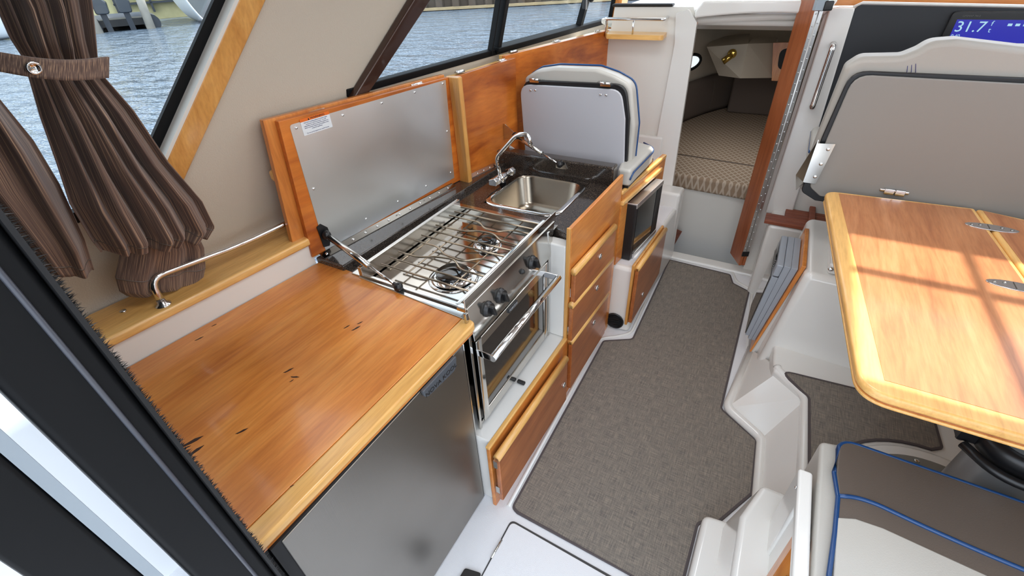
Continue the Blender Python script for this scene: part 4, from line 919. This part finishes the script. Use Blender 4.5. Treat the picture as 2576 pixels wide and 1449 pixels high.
# sloped risers between aisle floor and platform
lo = [pz(1880, 880, .0), pz(1818, 1028, .0), pz(1904, 1106, .0), pz(1893, 1240, .0), Vector((.29, 1.0, 0))]
hi = [pz(1962, 925, .19), pz(1964, 932, .19), pz(2033, 1000, .19), pz(2030, 1165, .19), Vector((.42, 1.0, .19))]
mb = MB(); lo = [v + Vector((.012, 0, .012)) for v in lo]
sides = [v + Vector((.03, 0, .0)) for v in lo]
for i in range(4):
    mb.add([lo[i], lo[i + 1], hi[i + 1], hi[i]], [(0, 1, 2, 3)])
mb.build('trim_15', gel, **ST)
MB().tube(smoothpath([v + Vector((.004, 0, .004)) for v in lo], .03), .021, 14).build('trim_16', gel, **ST)
MB().tube(smoothpath([v + Vector((-.010, 0, -.002)) for v in hi], .03), .018, 12).build('trim_17', gel, **ST)
def mat(name, label, pts, r, z, h):
    t = thing(name, label, 'floor mat', (sum(p.x for p in pts) / len(pts), sum(p.y for p in pts) / len(pts), z))
    P = rpoly([Vector((p.x, p.y, z)) for p in pts], r, 5)
    MB().prism(P, (0, 0, h)).build('weave', mat_weave, t)
    mb = MB(); Q = P; n = len(Q); ins = []
    cx_ = [0] * n
    for i in range(n):
        a = (Q[i] - Q[i - 1]); b = (Q[(i + 1) % n] - Q[i]); nn = (Vector((-a.y, a.x, 0)).normalized() + Vector((-b.y, b.x, 0)).normalized()); nn.normalize(); ins.append(nn)
    area2 = sum(Q[i].x * Q[(i + 1) % n].y - Q[(i + 1) % n].x * Q[i].y for i in range(n)); sg = 1 if area2 > 0 else -1
    vo = [q + Vector((0, 0, h + .0012)) for q in Q]; vi = [q + nn * sg * .009 + Vector((0, 0, h + .0012)) for q, nn in zip(Q, ins)]
    lo_ = [q - nn * sg * .001 for q, nn in zip(Q, ins)]
    mb.add(vo + vi + lo_, [(i, (i + 1) % n, n + (i + 1) % n, n + i) for i in range(n)] + [(2 * n + i, 2 * n + (i + 1) % n, (i + 1) % n, i) for i in range(n)])
    mb.build('binding', mat_bind, t); return t
m1 = [pz(*q, .008) for q in ((1287, 1275), (1517, 856), (1590, 852), (1683, 652), (1838, 690), (1845, 712), (1886, 733), (1816, 1028), (1906, 1107), (1893, 1243), (1812, 1312), (1758, 1316), (1722, 1460))]
r1 = [.03, .03, .03, .02, .025, .02, .03, .03, .03, .01, .01, .03, 0]
m1 += [Vector((.115, .55, 0)), Vector((-.20, .55, 0)), pz(1590, 1449, .008), pz(1300, 1290, .008)]; r1 += [0, 0, 0, .03]
mat('aisle_mat', 'long grey woven floor mat with dark binding running down the aisle', m1, r1, .001, .006)
m2 = [pz(*q, .207) for q in ((1958, 928), (2033, 1000), (2033, 1165))] + [Vector((.425, 1.25, .207)), Vector((.49, 1.25, .207))]
m2 += [Vector((PEDX + .322 * math.cos(math.radians(a)), PEDY + .322 * math.sin(math.radians(a)), .207)) for a in range(176, 80, -8)]
m2 += [pz(*q, .207) for q in ((2374, 1128), (2350, 1045), (2150, 975))]
r2 = [.03, .03, 0, 0, 0] + [0] * 12 + [.02, .03, .1]
mat('dinette_mat', 'small grey floor mat curved around the table pedestal base', m2, r2, .2005, .006)
# raised rims around the aisle mat
rim = [pz(*q, 0) for q in ((1279, 1275), (1508, 852), (1560, 846), (1588, 838), (1676, 648))]
MB().tube(smoothpath(rim, .04), .009, 8).build('trim_18', gel, **ST)
rim = [pz(*q, 0) for q in ((1676, 648), (1842, 684), (1852, 708), (1892, 732), (1880, 880))]
MB().tube(smoothpath(rim, .03), .009, 8).build('trim_19', gel, **ST)
# small step block at the lower right
t = thing('moulded_step', 'low white moulded step block at the aft end of the mat', 'step', (.22, 1.0, 0))
s1 = [pz(1765, 1322, .0) + Vector((.0, 0, 0)), pz(1806, 1322, .0), (.30, .93, 0), (.30, .62, 0), (.118, .62, 0)]
MB().prism(rpoly([(.128, 1.055, 0), (.20, 1.065, 0), (.33, 1.06, 0), (.33, .6, 0), (.120, .6, 0)], [.03, 0, 0, 0, 0]), (0, 0, .10)).build('lower_step', gel, t, bevel=.02, seg=4)
lo_ = [(.185, 1.06, .0), (.285, 1.22, .0), (.42, 1.22, .0), (.42, .6, .0), (.19, .6, .0)]
hi_ = [(.215, .97, .30), (.262, 1.115, .30), (.42, 1.115, .30), (.42, .6, .30), (.215, .6, .30)]
MB().loft([Vector(p) for p in lo_], [Vector(p) for p in hi_]).build('upper_step', gel, t, bevel=.018, seg=4)
# hatch
t = thing('floor_hatch', 'white hinged hatch in the floor aft of the grey mat', 'hatch', (-.35, .6, 0))
hz_ = .004; hq = [pz(1287, 1312, hz_), pz(1530, 1455, hz_), Vector((-.15, .40, hz_)), Vector((-.50, .40, hz_))]
sq_ = [pz(1286, 1307, .001), pz(1545, 1453, .001), Vector((-.14, .40, .001)), pz(1200, 1468, .001)]
MB().prism(rpoly(sq_, [.022, 0, 0, 0]), (0, 0, .001)).build('seam', plain('seam_dark', (70, 70, 70), .7), t)
hq = [pz(1287, 1313, hz_), pz(1530, 1452, hz_) , Vector((-.15, .40, hz_)), pz(1208, 1460, hz_) ]
MB().prism(rpoly(hq, [.02, 0, 0, 0]), (0, 0, .003)).build('lid', gel_tex, t, bevel=.002)
MB().tube([pz(1262, 1358, .007), pz(1236, 1404, .007)], .0045, 8).build('hinge', steel_p, t)
MB().prism(rpoly([pz(1170, 1430, .004), pz(1212, 1443, .004), pz(1190, 1490, .004), pz(1140, 1480, .004)], .01), (0, 0, .006)).build('ring_pull', black_pl, thing('floor_latch', 'dark flush latch in the white floor beside the hatch', 'latch', (-.5, .47, 0)), bevel=.002)

# ================================================================== table
ZT = .90
TA, TB, TC, TD = pz(2075, 478, ZT), pz(2576, 568, ZT), pz(2165, 978, ZT), pz(2576, 1098, ZT)
ux = (TB - TA).normalized(); uy = (TC - TA).normalized()
t = thing('dinette_table', 'folding cherry dinette table with rounded maple edge in the sun', 'table', (.75, 1.5, .2))
ex = (TD - TC).normalized()
corner = [TA, TA + ux * .50, TC + ex * .47, TC]
full = [TA, TA + ux * 1.02, TC + ex * .97, TC]
seamA = pz(2455, 524, ZT); sd_ = (pz(2576, 690, ZT) - seamA).normalized()
s1_ = seamA + sd_ * ((TC.y - seamA.y) / sd_.y)
def leaf(name, pts, rads, inner):
    def lay(dz, h, ins_):
        cx = sum((p.x for p in pts)) / 4; cy = sum((p.y for p in pts)) / 4
        q = [Vector((p.x + (ins_ if p.x < cx else -ins_) * (1 if rr_ else 0), p.y + (ins_ if p.y < cy else -ins_), p.z - dz)) for p, rr_ in zip(pts, rads)]
        return MB().prism(rpoly(q, rads, 8), (0, 0, h))
    o = lay(.027, .027, 0).build(name, maple_y, t, bevel=.010, seg=4)
    lay(.031, .004, .006).build('edge_groove', cherry_shaded, o)
    lay(.040, .009, .002).build('lower_edge', maple_y, o, bevel=.003)
    MB().prism(inner, (0, 0, .0006)).build('cherry_panel', cherry_tab, o); return o
bw = .045; bn = .055
def ins(p, dx, dy): return Vector((p.x + dx, p.y + dy, ZT + .0002))
leaf('table_leaf', [TA, seamA + Vector((-.002, 0, 0)), s1_ + Vector((-.002, 0, 0)), TC], [.05, .0, .0, .075],
     [ins(TA, .05, -.018), ins(seamA, -.018, -.018), ins(s1_, -.018, bn), ins(TC, .05, bn)])
far_r = TA + ux * 1.02; near_r = Vector((far_r.x + .05, TC.y, ZT))
leaf('table_leaf', [seamA + Vector((.002, 0, 0)), far_r, near_r, s1_ + Vector((.002, 0, 0))], [0, .05, .075, 0],
     [ins(seamA, .018, -.018), ins(far_r, -.05, -.018), ins(near_r, -.05, bn), ins(s1_, .018, bn)])
for q in ((2494, 573), (2562, 722)):
    c = pz(*q, ZT + .0008); n = 24
    ring = [c + Vector((math.cos(2 * math.pi * k / n), 0, 0)) * .075 * (1 if True else 1) + Vector((0, math.sin(2 * math.pi * k / n) * .026, 0)) for k in range(n)]
    o = MB().prism(ring, (0, 0, .002)).build('butt_hinge', chrome, t, bevel=.0008)
    mb = MB()
    for dx in (-.055, -.03, .03, .055): scr(mb, c + Vector((dx, .008 * (1 if abs(dx) < .04 else 0), .002)), (0, 0, 1), .005)
    mb.box(c.x - .009, c.x - .007, c.y - .02, c.y + .02, c.z + .002, c.z + .003); mb.build('screws', steel_dk, o)
t = thing('table_pedestal', 'thick grey telescopic table pedestal with black clamp on a round base', 'pedestal', (PEDX, PEDY, .2))
MB().lathe((PEDX, PEDY, .2), (0, 0, 1), [(.268, 0), (.268, .006), (.262, .008), (.10, .010)], 64).build('base_plate', base_grey, t)
MB().lathe((PEDX, PEDY, .1995), (0, 0, 1), [(.306, 0), (.306, .006), (.295, .008), (.269, .008)], 64).build('base_ring', gel, t)
MB().lathe((PEDX, PEDY, .211), (0, 0, 1), [(.105, 0), (.088, .10), (.084, .36), (.084, .43)], 40).build('lower_tube', pump_grey, t)
MB().lathe((PEDX, PEDY, .60), (0, 0, 1), [(.072, 0), (.070, .255)], 40).build('upper_tube', pump_grey, t)
MB().lathe((PEDX, PEDY, .60), (0, 0, 1), [(.086, -.005), (.096, 0), (.098, .04), (.09, .055), (.075, .058)], 40).box(PEDX - .135, PEDX - .06, PEDY - .02, PEDY + .02, .603, .645).build('clamp', black_pl, t)
MB().cyl((PEDX - .12, PEDY, .59), (PEDX - .12, PEDY, .665), .009, 12).build('clamp_bolt', chrome, t)
MB().tube(smoothpath([(PEDX - .12, PEDY - .03, .60), (PEDX - .06, PEDY - .11, .60), (PEDX + .06, PEDY - .12, .60), (PEDX + .12, PEDY - .06, .60)], .05), [.014] * 30 if False else .013, 10).build('clamp_lever', black_pl, t)
mb = MB()
for a in (1.75, 3.6, .8): scr(mb, (PEDX + math.cos(a) * .245, PEDY + math.sin(a) * .245, .2085), (0, 0, 1), .009)
mb.build('base_screws', steel_p, t)

# ================================================================== helm seat back
YS = 2.27
t = thing('helm_seat', 'large helm seat seen from behind with flat grey back panel', 'seat', (.7, 2.35, .65))
def HS(px, py, y=YS): return pY(px, py, y)
pr = [HS(2178, 192), Vector((1.30, YS, HS(2300, 200).z)), Vector((1.30, YS, .86)), Vector((.215, YS, .862)), HS(2045, 468), HS(2062, 365), HS(2148, 200)]
z0 = HS(2178, 192).z
pr = [HS(2150, 188), Vector((1.30, YS, z0)), Vector((1.30, YS, .86)), HS(2062, 494), HS(2036, 470), HS(2080, 350)]
MB().prism(rpoly(pr, [.06, 0, 0, .02, .03, .1]), (0, .014, 0)).build('back_panel', lam_grey, t, bevel=.004)
gk = [HS(2142, 178, YS + .016), Vector((1.32, YS + .016, z0 + .02)), Vector((1.32, YS + .016, .82)), HS(2050, 505, YS + .016), HS(2014, 482, YS + .016), HS(2068, 345, YS + .016)]
MB().prism(rpoly(gk, [.065, 0, 0, .02, .03, .1]), (0, .02, 0)).build('gasket', black_pl, t, bevel=.004)
yc = YS + .038
gh = [HS(2126, 168, yc), HS(2165, 143, yc), HS(2270, 141, yc), HS(2310, 125, yc), HS(2345, 104, yc), HS(2410, 99, yc), HS(2576, 119, yc), Vector((1.34, yc, HS(2576, 119, yc).z)), Vector((1.34, yc, .84)), HS(2050, 492, yc), HS(2006, 478, yc), HS(2058, 340, yc)]
bc = MB().prism(rpoly(gh, [.03, .05, .05, .05, .06, .05, 0, .05, 0, 0, .03, .1]), (0, .11, 0)).build('back_cushion', plain('vinyl_helm', (164, 159, 151), .42, bump=.15, bscale=300), t, bevel=.03, seg=5)
mb = MB()
for k in range(3): mb.tube(smoothpath([HS(2283 + k * 10, 140 - k * 4, yc + .03), HS(2284 + k * 10, 160 - k * 3, yc - .0005), HS(2281 + k * 11, 186, yc - .0005)], .02), .0011, 6)
mb.build('stitching', ink, bc)
fb = [HS(2055, 360, YS - .003), HS(2102, 362, YS - .003), HS(2052, 462, YS - .003), HS(2022, 458, YS - .003)]
MB().prism(fb, (0, -.003, 0)).build('side_bracket', steel_p, t)
MB().prism([HS(2060, 352, YS - .003), HS(2022, 458, YS - .003), HS(2004, 478, YS + .10), HS(2004, 440, YS + .10), HS(2034, 395, YS + .1)], (-.003, 0, 0)).build('bracket_wing', steel_p, t)
mb = MB()
for q in ((2083, 376), (2065, 413), (2050, 445)): mb.lathe(HS(*q, YS - .006), (0, -1, 0), [(.0075, 0), (.006, .004), (.0005, .005)], 14)
each(mb, 'bolt', chrome, t)
lc = HS(2250, 482, YS)
MB().box(lc.x - .036, lc.x - .002, YS - .016, YS, lc.z - .012, lc.z + .012).box(lc.x + .001, lc.x + .034, YS - .016, YS, lc.z - .012, lc.z + .012).box(lc.x - .05, lc.x + .048, YS - .004, YS, lc.z - .006, lc.z + .006).build('latch', chrome, t, bevel=.004)
sq = MB().prism(rpoly([(.155, 2.42, .93), (.155, 2.75, .93), (1.2, 2.75, .93), (1.2, 2.42, .93)], .03), (0, 0, .085)).build('seat_cushion', vinyl_g, t, bevel=.02, seg=3)
MB().tube([(.158, 2.42, .985), (.158, 2.74, .985)], .005, 8).build('piping', blue, sq)
MB().box(.50, 1.2, 2.42, 2.58, .65, .93).build('seat_base', gel_w, t)

# ================================================================== dinette seat, lower right
t = thing('dinette_bench', 'cushioned dinette bench with dark grey panels and blue piping', 'bench', (.7, .8, .2))
ZB = .575; dz = Vector((0, 0, .0))
e = lambda px, py: pz(px, py, ZB)
c0, c1 = e(2112, 1104), e(2576, 1266); dirf = (c1 - c0).normalized(); c2 = c0 + dirf * .95
lw = [e(2098, 1190), e(2108, 1250), e(2100, 1340), e(2085, 1449)]
l_end = Vector((.355, .40, ZB))
mb = MB()
bot_z = ZB - .13
out = rpoly([c0, c2, Vector((c2.x, .40, ZB)), l_end, lw[3], lw[2], lw[1], lw[0]], [.05, 0, 0, 0, .02, .03, .03, .03])
oute = [p + Vector((-.035 if p.x < c0.x + .03 else 0, 0, -.02)) for p in out]
MB().prism([p - Vector((.0, 0, .14)) for p in out], (0, 0, .132)).build('cushion', vinyl_g, t, bevel=.012, seg=4)
side = [Vector((p.x - .0, p.y, 0)) for p in lw]
MB().prism(rpoly([(c0.x - .045, c0.y - .02, ZB - .16), (c0.x + .05, c0.y + .0, ZB - .16), (.43, .4, ZB - .16), (.325, .4, ZB - .16)], [.02, 0, 0, 0]), (0, 0, .150)).build('side_bolster', vinyl_g, t, bevel=.012, seg=3)
p1a, p1b = e(2109, 1249), e(2576, 1440)
d1_ = (p1b - p1a).normalized()
midp = [e(*q) for q in ((2109, 1249), (2150, 1252), (2200, 1268), (2320, 1325), (2450, 1383), (2576, 1436), (2700, 1486), (2900, 1566))]
p2 = [e(*q) for q in ((2105, 1303), (2150, 1306), (2220, 1330), (2340, 1385), (2480, 1449), (2650, 1525), (2850, 1612))]
band = [c0 + Vector((.0, -.004, 0)), c2 + Vector((0, -.004, 0))] + [p for p in midp[::-1]] + [lw[0] + Vector((.004, 0, 0))]
cu = t.children[0]
MB().prism(rpoly([p - Vector((0, 0, .004)) for p in band], [.045, 0] + [0] * len(midp) + [.02]), (0, 0, .009)).build('front_panel', vinyl_d, t, bevel=.004)
band2 = midp + p2[::-1]
MB().prism([p - Vector((0, 0, .006)) for p in band2], (0, 0, .008)).build('middle_panel', vinyl_d, t, bevel=.002)
seat = p2 + [Vector((c2.x, .40, ZB)), l_end + Vector((.01, 0, 0)), lw[3] + Vector((.008, 0, 0))]
MB().prism([p - Vector((0, 0, .004)) for p in seat], (0, 0, .009)).build('seat_panel', vinyl_g, t, bevel=.004)
MB().tube([p + Vector((0, 0, -.0)) for p in out[:]] , .0058, 10, closed=True).tube([p + Vector((0, 0, .003)) for p in smoothpath(midp, .03)], .0058, 10).build('piping', blue, t)
t = thing('bench_end', 'white bench end moulding with an open locker edged in wood', 'bench end', (.31, .8, .2))
xe = .295
fr_ = [(1.0, .575), (1.0, .02), (.88, .02), (.88, .44), (.40, .44), (.40, .575)]
MB().prism([(xe, y, z) for y, z in [(1.005, .575), (1.005, .04), (.885, .04), (.885, .545), (.35, .545), (.35, .575)]], (.035, 0, 0)).build('panel', gel, t, bevel=.008, seg=3)
MB().box(xe + .008, xe + .04, .822, .885, .04, .548).build('inner_post', gel, t)
MB().box(xe + .010, xe + .04, .350, .822, .04, .10).box(xe + .006, xe + .04, .790, .822, .10, .546).build('wood_edge', cherry_z, t)
MB().box(xe + .030, xe + .25, .35, .79, .10, .40).build('shade_block', black_mt, t)  # solid black block painting in the shade inside the open locker
scm = MB(); scr(scm, pX(2003, 1226, xe - .001), (-1, 0, 0), .005); scm.build('screw', chrome, t)

# ================================================================== curtains
def interp(rows, v):
    for a, b in zip(rows, rows[1:]):
        if v <= b[0]: k = (v - a[0]) / (b[0] - a[0]); k = k; return [a[i] + (b[i] - a[i]) * k for i in range(1, len(a))]
    return list(rows[-1][1:])
def curtain(name, label, rows, xd, folds, amp, group=None, hem=None, seed=0, nv=60, nu=150):
    """rows: (v, left px, left py, right px, right py, gather 0..1); the cloth hangs at distance xd off the port wall"""
    rnd = random.Random(seed); ph = [rnd.uniform(0, 6.28) for _ in range(6)]
    def fn(u, v):
        l = interp(rows, v); px = l[0] + (l[2] - l[0]) * u; py = l[1] + (l[3] - l[1]) * u
        g = l[4]; uu = u + .05 * math.sin(3.1 * v + ph[0]) * math.sin(math.pi * u)
        d = amp * g * (math.sin(2 * math.pi * folds * uu + ph[1]) * .55 + math.sin(2 * math.pi * folds * .53 * uu + ph[2] + 1.5 * v) * .5 + math.sin(2 * math.pi * folds * 1.9 * uu + ph[3]) * .16)
        bulge = .03 * math.sin(math.pi * u) * g
        p = pW(px, py, xd); return p + WN * (d + bulge)
    t = thing(name, label, 'curtain', tuple(fn(.5, .5)), group)
    MB().grid(fn, nu, nv).build('cloth', curt_m, t, solid=.0025, recalc=False)
    if hem: MB().tube([fn(k / 60, hem) + WN * .001 for k in range(61)], .0018, 6).build('hem_stitch', vinyl_d, t)
    return t, fn
G = None
tA, fA = curtain('window_curtain', 'brown striped curtain held by a tieback with a round stud', [
    (0, -40, -40, 205, -40, 1), (.08, -15, 0, 212, 0, 1), (.18, 30, 100, 226, 100, .9), (.235, 62, 150, 238, 150, .5), (.27, 68, 172, 240, 172, .5), (.42, 108, 300, 322, 268, 1), (.6, 152, 420, 412, 400, 1.1), (.8, 185, 520, 500, 500, 1.1), (.94, 240, 612, 534, 566, 1.1), (1.0, 262, 640, 518, 600, .7)], .15, 5.6, .030, hem=.955, seed=3, nu=220, nv=90)
# lower hem of the second layer, hanging inside the rail
tB, fB = curtain('window_curtain', 'lower brown curtain end resting on the wooden ledge behind the rail', [
    (0, 330, 560, 480, 560, .8), (.35, 308, 640, 508, 620, .8), (.7, 294, 700, 512, 668, .8), (.9, 304, 735, 506, 700, .8), (1, 322, 746, 500, 706, .7)], .10, 2.6, .014, hem=.72, seed=5, nu=90, nv=40)
tC, fC = curtain('window_curtain', 'brown striped curtain hanging aft, nearest the black door frame', [
    (0, -150, 120, -20, 120, 1), (.2, -190, 250, 2, 250, 1), (.4, -170, 360, 92, 360, 1), (.6, -110, 470, 158, 470, 1), (.85, 20, 610, 222, 610, 1), (1.0, 100, 690, 242, 684, .6)], .12, 2.6, .022, hem=.95, seed=9, nu=130, nv=60)
# tieback band around curtain A
def band(u, v):
    px = -50 + (236 + 50) * u; py = (100 + 18 * u) + ((152 if u < .9 else 152) - 104 + 4 * u) * v; b_ = .055 + .028 * math.sin(math.pi * min(1, u * 1.02)); return pW(px, py, .15) + WN * b_
tbk = MB().grid(band, 40, 6).build('tieback', curt_m, tA, solid=.004, recalc=False)
c = band(.28, .50) + WN * .003; MB().lathe(c, WN, [(.012, 0), (.011, .002), (.008, .003), (.007, .001), (.001, .001)], 20).build('stud', chrome, tbk)

# ================================================================== aft door frame, close to the camera
t = thing('sliding_door', 'black framed sliding door stile with a furry brush seal close by', 'door frame', (-.44, .03, 0))
MB().box(-.470, -.425, .009, .066, 0, 2.05).build('stile', black_al, t, bevel=.006, seg=3)
MB().box(-.470, -.420, .0665, .070, 0, 2.05).build('seal_strip', black_mt, t)
MB().cyl((-.4245, .050, 0), (-.4245, .050, 2.05), .0022, 10).build('bead', grey_frame and plain('bead_grey', (62, 64, 72), .35), t)
rnd = random.Random(4); mb = MB()
for k in range(5200):
    z = .9 + rnd.random() * .95; z = .35 + 1.45 * rnd.random(); y = .0695 + rnd.random() * .001; x = -.452 + rnd.random() * .030
    L_ = .0035 + rnd.random() * .0035; d = Vector((rnd.uniform(-.5, .5), 1, rnd.uniform(-.6, .6))).normalized(); s_ = Vector((rnd.uniform(-1, 1), 0, rnd.uniform(-1, 1))).normalized() * .0007
    p = Vector((x, y, z)); q = s_.cross(d)
    mb.add([p - s_, p + s_, p + q, p + d * L_], [(0, 1, 3), (1, 2, 3), (2, 0, 3)])
mb.build('brush_seal', black_mt, t, recalc=False, kind='stuff')
t = thing('door_jamb', 'grey and black aluminium jamb at the far left edge', 'door jamb', (-.44, -.03, 0))
MB().box(-.44, -.425, -.014, -.005, 0, 2.05).build('grey_profile', grey_frame, t)
MB().box(-.46, -.424, -.058, -.0145, 0, 2.05).build('black_profile', black_al, t, bevel=.004)
# cabin aft wall behind the stile
MB().box(-1.6, -.625, .074, .090, 0, 2.1).build('wall_aft', black_al, **ST)

# ================================================================== outside
MB().prism([(-2.0, -3, -.9), (-1.5, -3, -.9), (-1.5, -3, .845), (-2.0, -3, .845)], (0, 3.07, 0)).build('cockpit_coaming', ext_white, label='white cockpit side coaming outside the aft door', category='boat side', bevel=.03, seg=3)
MB().add([(-160, -120, -.35), (60, -120, -.35), (60, 160, -.35), (-160, 160, -.35)], [(0, 1, 2, 3)]).build('water', water_m, **ST)
# sheet pile wall
wa, wb = pz(985, 32, -.35), pz(1560, 1, -.35); wu = (wb - wa).normalized(); wn = Vector((wu.y, -wu.x, 0))
sheet = plain('rusty_sheet', (88, 76, 66), .85, var=.45, vscale=.6, bump=.5, bscale=2)
mb = MB(); step = .9; nseg = 58; s0 = wa - wu * 3
vs = []
for k in range(nseg):
    for f, dd in ((0, 0), (.12, .32), (.5, .32), (.62, 0)): vs.append(s0 + wu * ((k + f) * step) + wn * dd)
n = len(vs); vv = [v + Vector((0, 0, -.3)) for v in vs] + [v + Vector((0, 0, 1.9)) for v in vs]
mb.add(vv, [(i, i + 1, n + i + 1, n + i) for i in range(n - 1)]).build('wall_quay', sheet, **ST)
MB().prism([s0 + Vector((0, 0, 1.5)), s0 + wu * nseg * step + Vector((0, 0, 1.5)), s0 + wu * nseg * step - wn * 25 + Vector((0, 0, 1.5)), s0 - wn * 25 + Vector((0, 0, 1.5))], (0, 0, .1)).build('quay_top', plain('quay_grass', (96, 104, 70), .9), kind='structure')
t = thing('timber_boom', 'pale timber rubbing boom floating along the foot of the sheet pile wall', 'timber boom', tuple(wa))
MB().obox(wa + wu * 10 + wn * .5 + Vector((0, 0, .1)), wu, wn, (0, 0, 1), 13, .10, .06).build('beam', plain('weathered_timber', (170, 148, 112), .8, var=.2), t)
# dock with boats, upper left
def far(px, py, dist):
    d = Vector(ray(px, py).tolist()).normalized(); return Vector(CAM.tolist()) + d * (dist / math.hypot(d.x, d.y))
def wpt(px, py): return pz(px, py, -.35)
p0 = wpt(250, 84); p1 = wpt(380, 72)
t = thing('dock_piling', 'weathered white piling left of the outboard motors', 'piling', tuple(p0))
MB().cyl(p0 + Vector((0, 0, -.3)), p0 + Vector((.2, -.2, 3.4)), .2, 14, r2=.17).build('post', pile_m, t)
t = thing('dock_piling', 'weathered white piling right of the outboard motors', 'piling', tuple(p1))
MB().cyl(p1 + Vector((0, 0, -.3)), p1 + Vector((0, .2, 3.4)), .2, 14, r2=.17).build('post', pile_m, t)
q = wpt(225, 86)
t = thing('dock_piling', 'thin leaning white pole beside the leftmost piling', 'pole', tuple(q)); MB().cyl(q + Vector((.1, 0, -.2)), q + Vector((-.3, -.9, 3.0)), .1, 10).build('post', pile_m, t)
bd_ = (p1 - p0).normalized(); bn_ = Vector((-bd_.y, bd_.x, 0)); bn_ = bn_ if bn_.x < 0 else -bn_
t = thing('boat_shed', 'yellow boat shed with open shelving beyond the moored boat', 'shed', tuple(p0 + bn_ * 7.5))
sh = p0 + bn_ * 7.5 - bd_ * 9
MB().prism([sh, sh + bd_ * 22, sh + bd_ * 22 + Vector((0, 0, 5)), sh + Vector((0, 0, 5))], bn_ * .2).build('rear_wall', plain('shed_yellow', (196, 186, 140), .8, var=.2), t)
mb = MB()
for k in range(4): mb.obox(sh + bd_ * 11.6 + Vector((0, 0, .9 + .5 * k)) - bn_ * .2, bd_, bn_, (0, 0, 1), 1.9, .25, .05)
for k in range(3): mb.obox(sh + bd_ * (9.8 + 1.8 * k) + Vector((0, 0, 1.6)) - bn_ * .2, bd_, bn_, (0, 0, 1), .06, .25, 1.2)
mb.build('shelving', hull_dark, t)
rn = random.Random(2)
for k in range(22):
    pass
t = thing('inflatable_boat', 'dark inflatable boat with twin outboard motors moored between the pilings', 'boat', tuple((p0 + p1) / 2))
m_ = (p0 + p1) / 2 + bn_ * .2
MB().tube(smoothpath([m_ - bd_ * 1.25 + Vector((0, 0, .25)), m_ - bd_ * 1.1 + bn_ * 2 + Vector((0, 0, .3)), m_ + bd_ * 1.1 + bn_ * 2 + Vector((0, 0, .3)), m_ + bd_ * 1.25 + Vector((0, 0, .25))], .8), .38, 14).build('tubes', hull_dark, t)
MB().obox(m_ + bn_ * 1.0 + Vector((0, 0, .35)), bd_, bn_, (0, 0, 1), .9, 1.0, .15).build('deck', black_mt, t)
for s_ in (-.6, .35):
    c = m_ + bd_ * s_ - bn_ * .1
    o = MB().prism(rpoly([c + bd_ * x + Vector((0, 0, z)) for x, z in ((-.28, .75), (.28, .75), (.34, 1.25), (.1, 1.5), (-.25, 1.35))], .12), bn_ * .55).build('outboard_cowl', plain('cowl_grey', (40, 48, 58), .3, coat=.5) if s_ < 0 else MATS['cowl_grey'], t, bevel=.05)
    MB().obox(c + bn_ * .25 + Vector((0, 0, .35)), bd_, bn_, (0, 0, 1), .12, .16, .45).build('outboard_leg', hull_dark, o)
MB().tube(smoothpath([m_ + bd_ * .3 + Vector((0, 0, 1.0)), m_ + bd_ * .2 + Vector((0, 0, 2.0)), m_ + bd_ * .9 + bn_ * .5 + Vector((0, 0, 1.9))], .3), .03, 8).build('frame_arch', hull_dark, t)
def hull(name, label, c, L_, u_, col):
    t = thing(name, label, 'boat', tuple(c)); n_ = Vector((-u_.y, u_.x, 0))
    def f(a, b):
        w_ = 1.3 * (1 - (max(0, a - .45) / .55) ** 2.2); s_ = (b - .5) * 2
        return c + u_ * (a - .5) * L_ + n_ * w_ * (abs(s_) ** .5 * (1 if s_ > 0 else -1)) + Vector((0, 0, -.2 + 1.9 * abs(s_) ** 1.2 + .3 * a))
    MB().grid(f, 20, 20).build('hull', col, t, solid=.05, recalc=False)
    MB().grid(lambda a, b: c + u_ * (a - .5) * L_ * .96 + n_ * (b - .5) * 2 * 1.25 * (1 - (max(0, a - .45) / .55) ** 2.2) + Vector((0, 0, 1.65 + .3 * a)), 16, 4).build('deck', col, t)
    return t
hull('moored_boat', 'pale hull right of the pilings, seen past the black window edge', p1 + bd_ * 2.6 + bn_ * 3, 5.5, (bn_ - bd_ * .2).normalized(), ext_white)
hull('moored_boat', 'pale boat seen at the left edge above the curtain tieback', wpt(-60, 110) + bn_ * 1.0 - bd_ * .6, 5.5, bd_, ext_white)
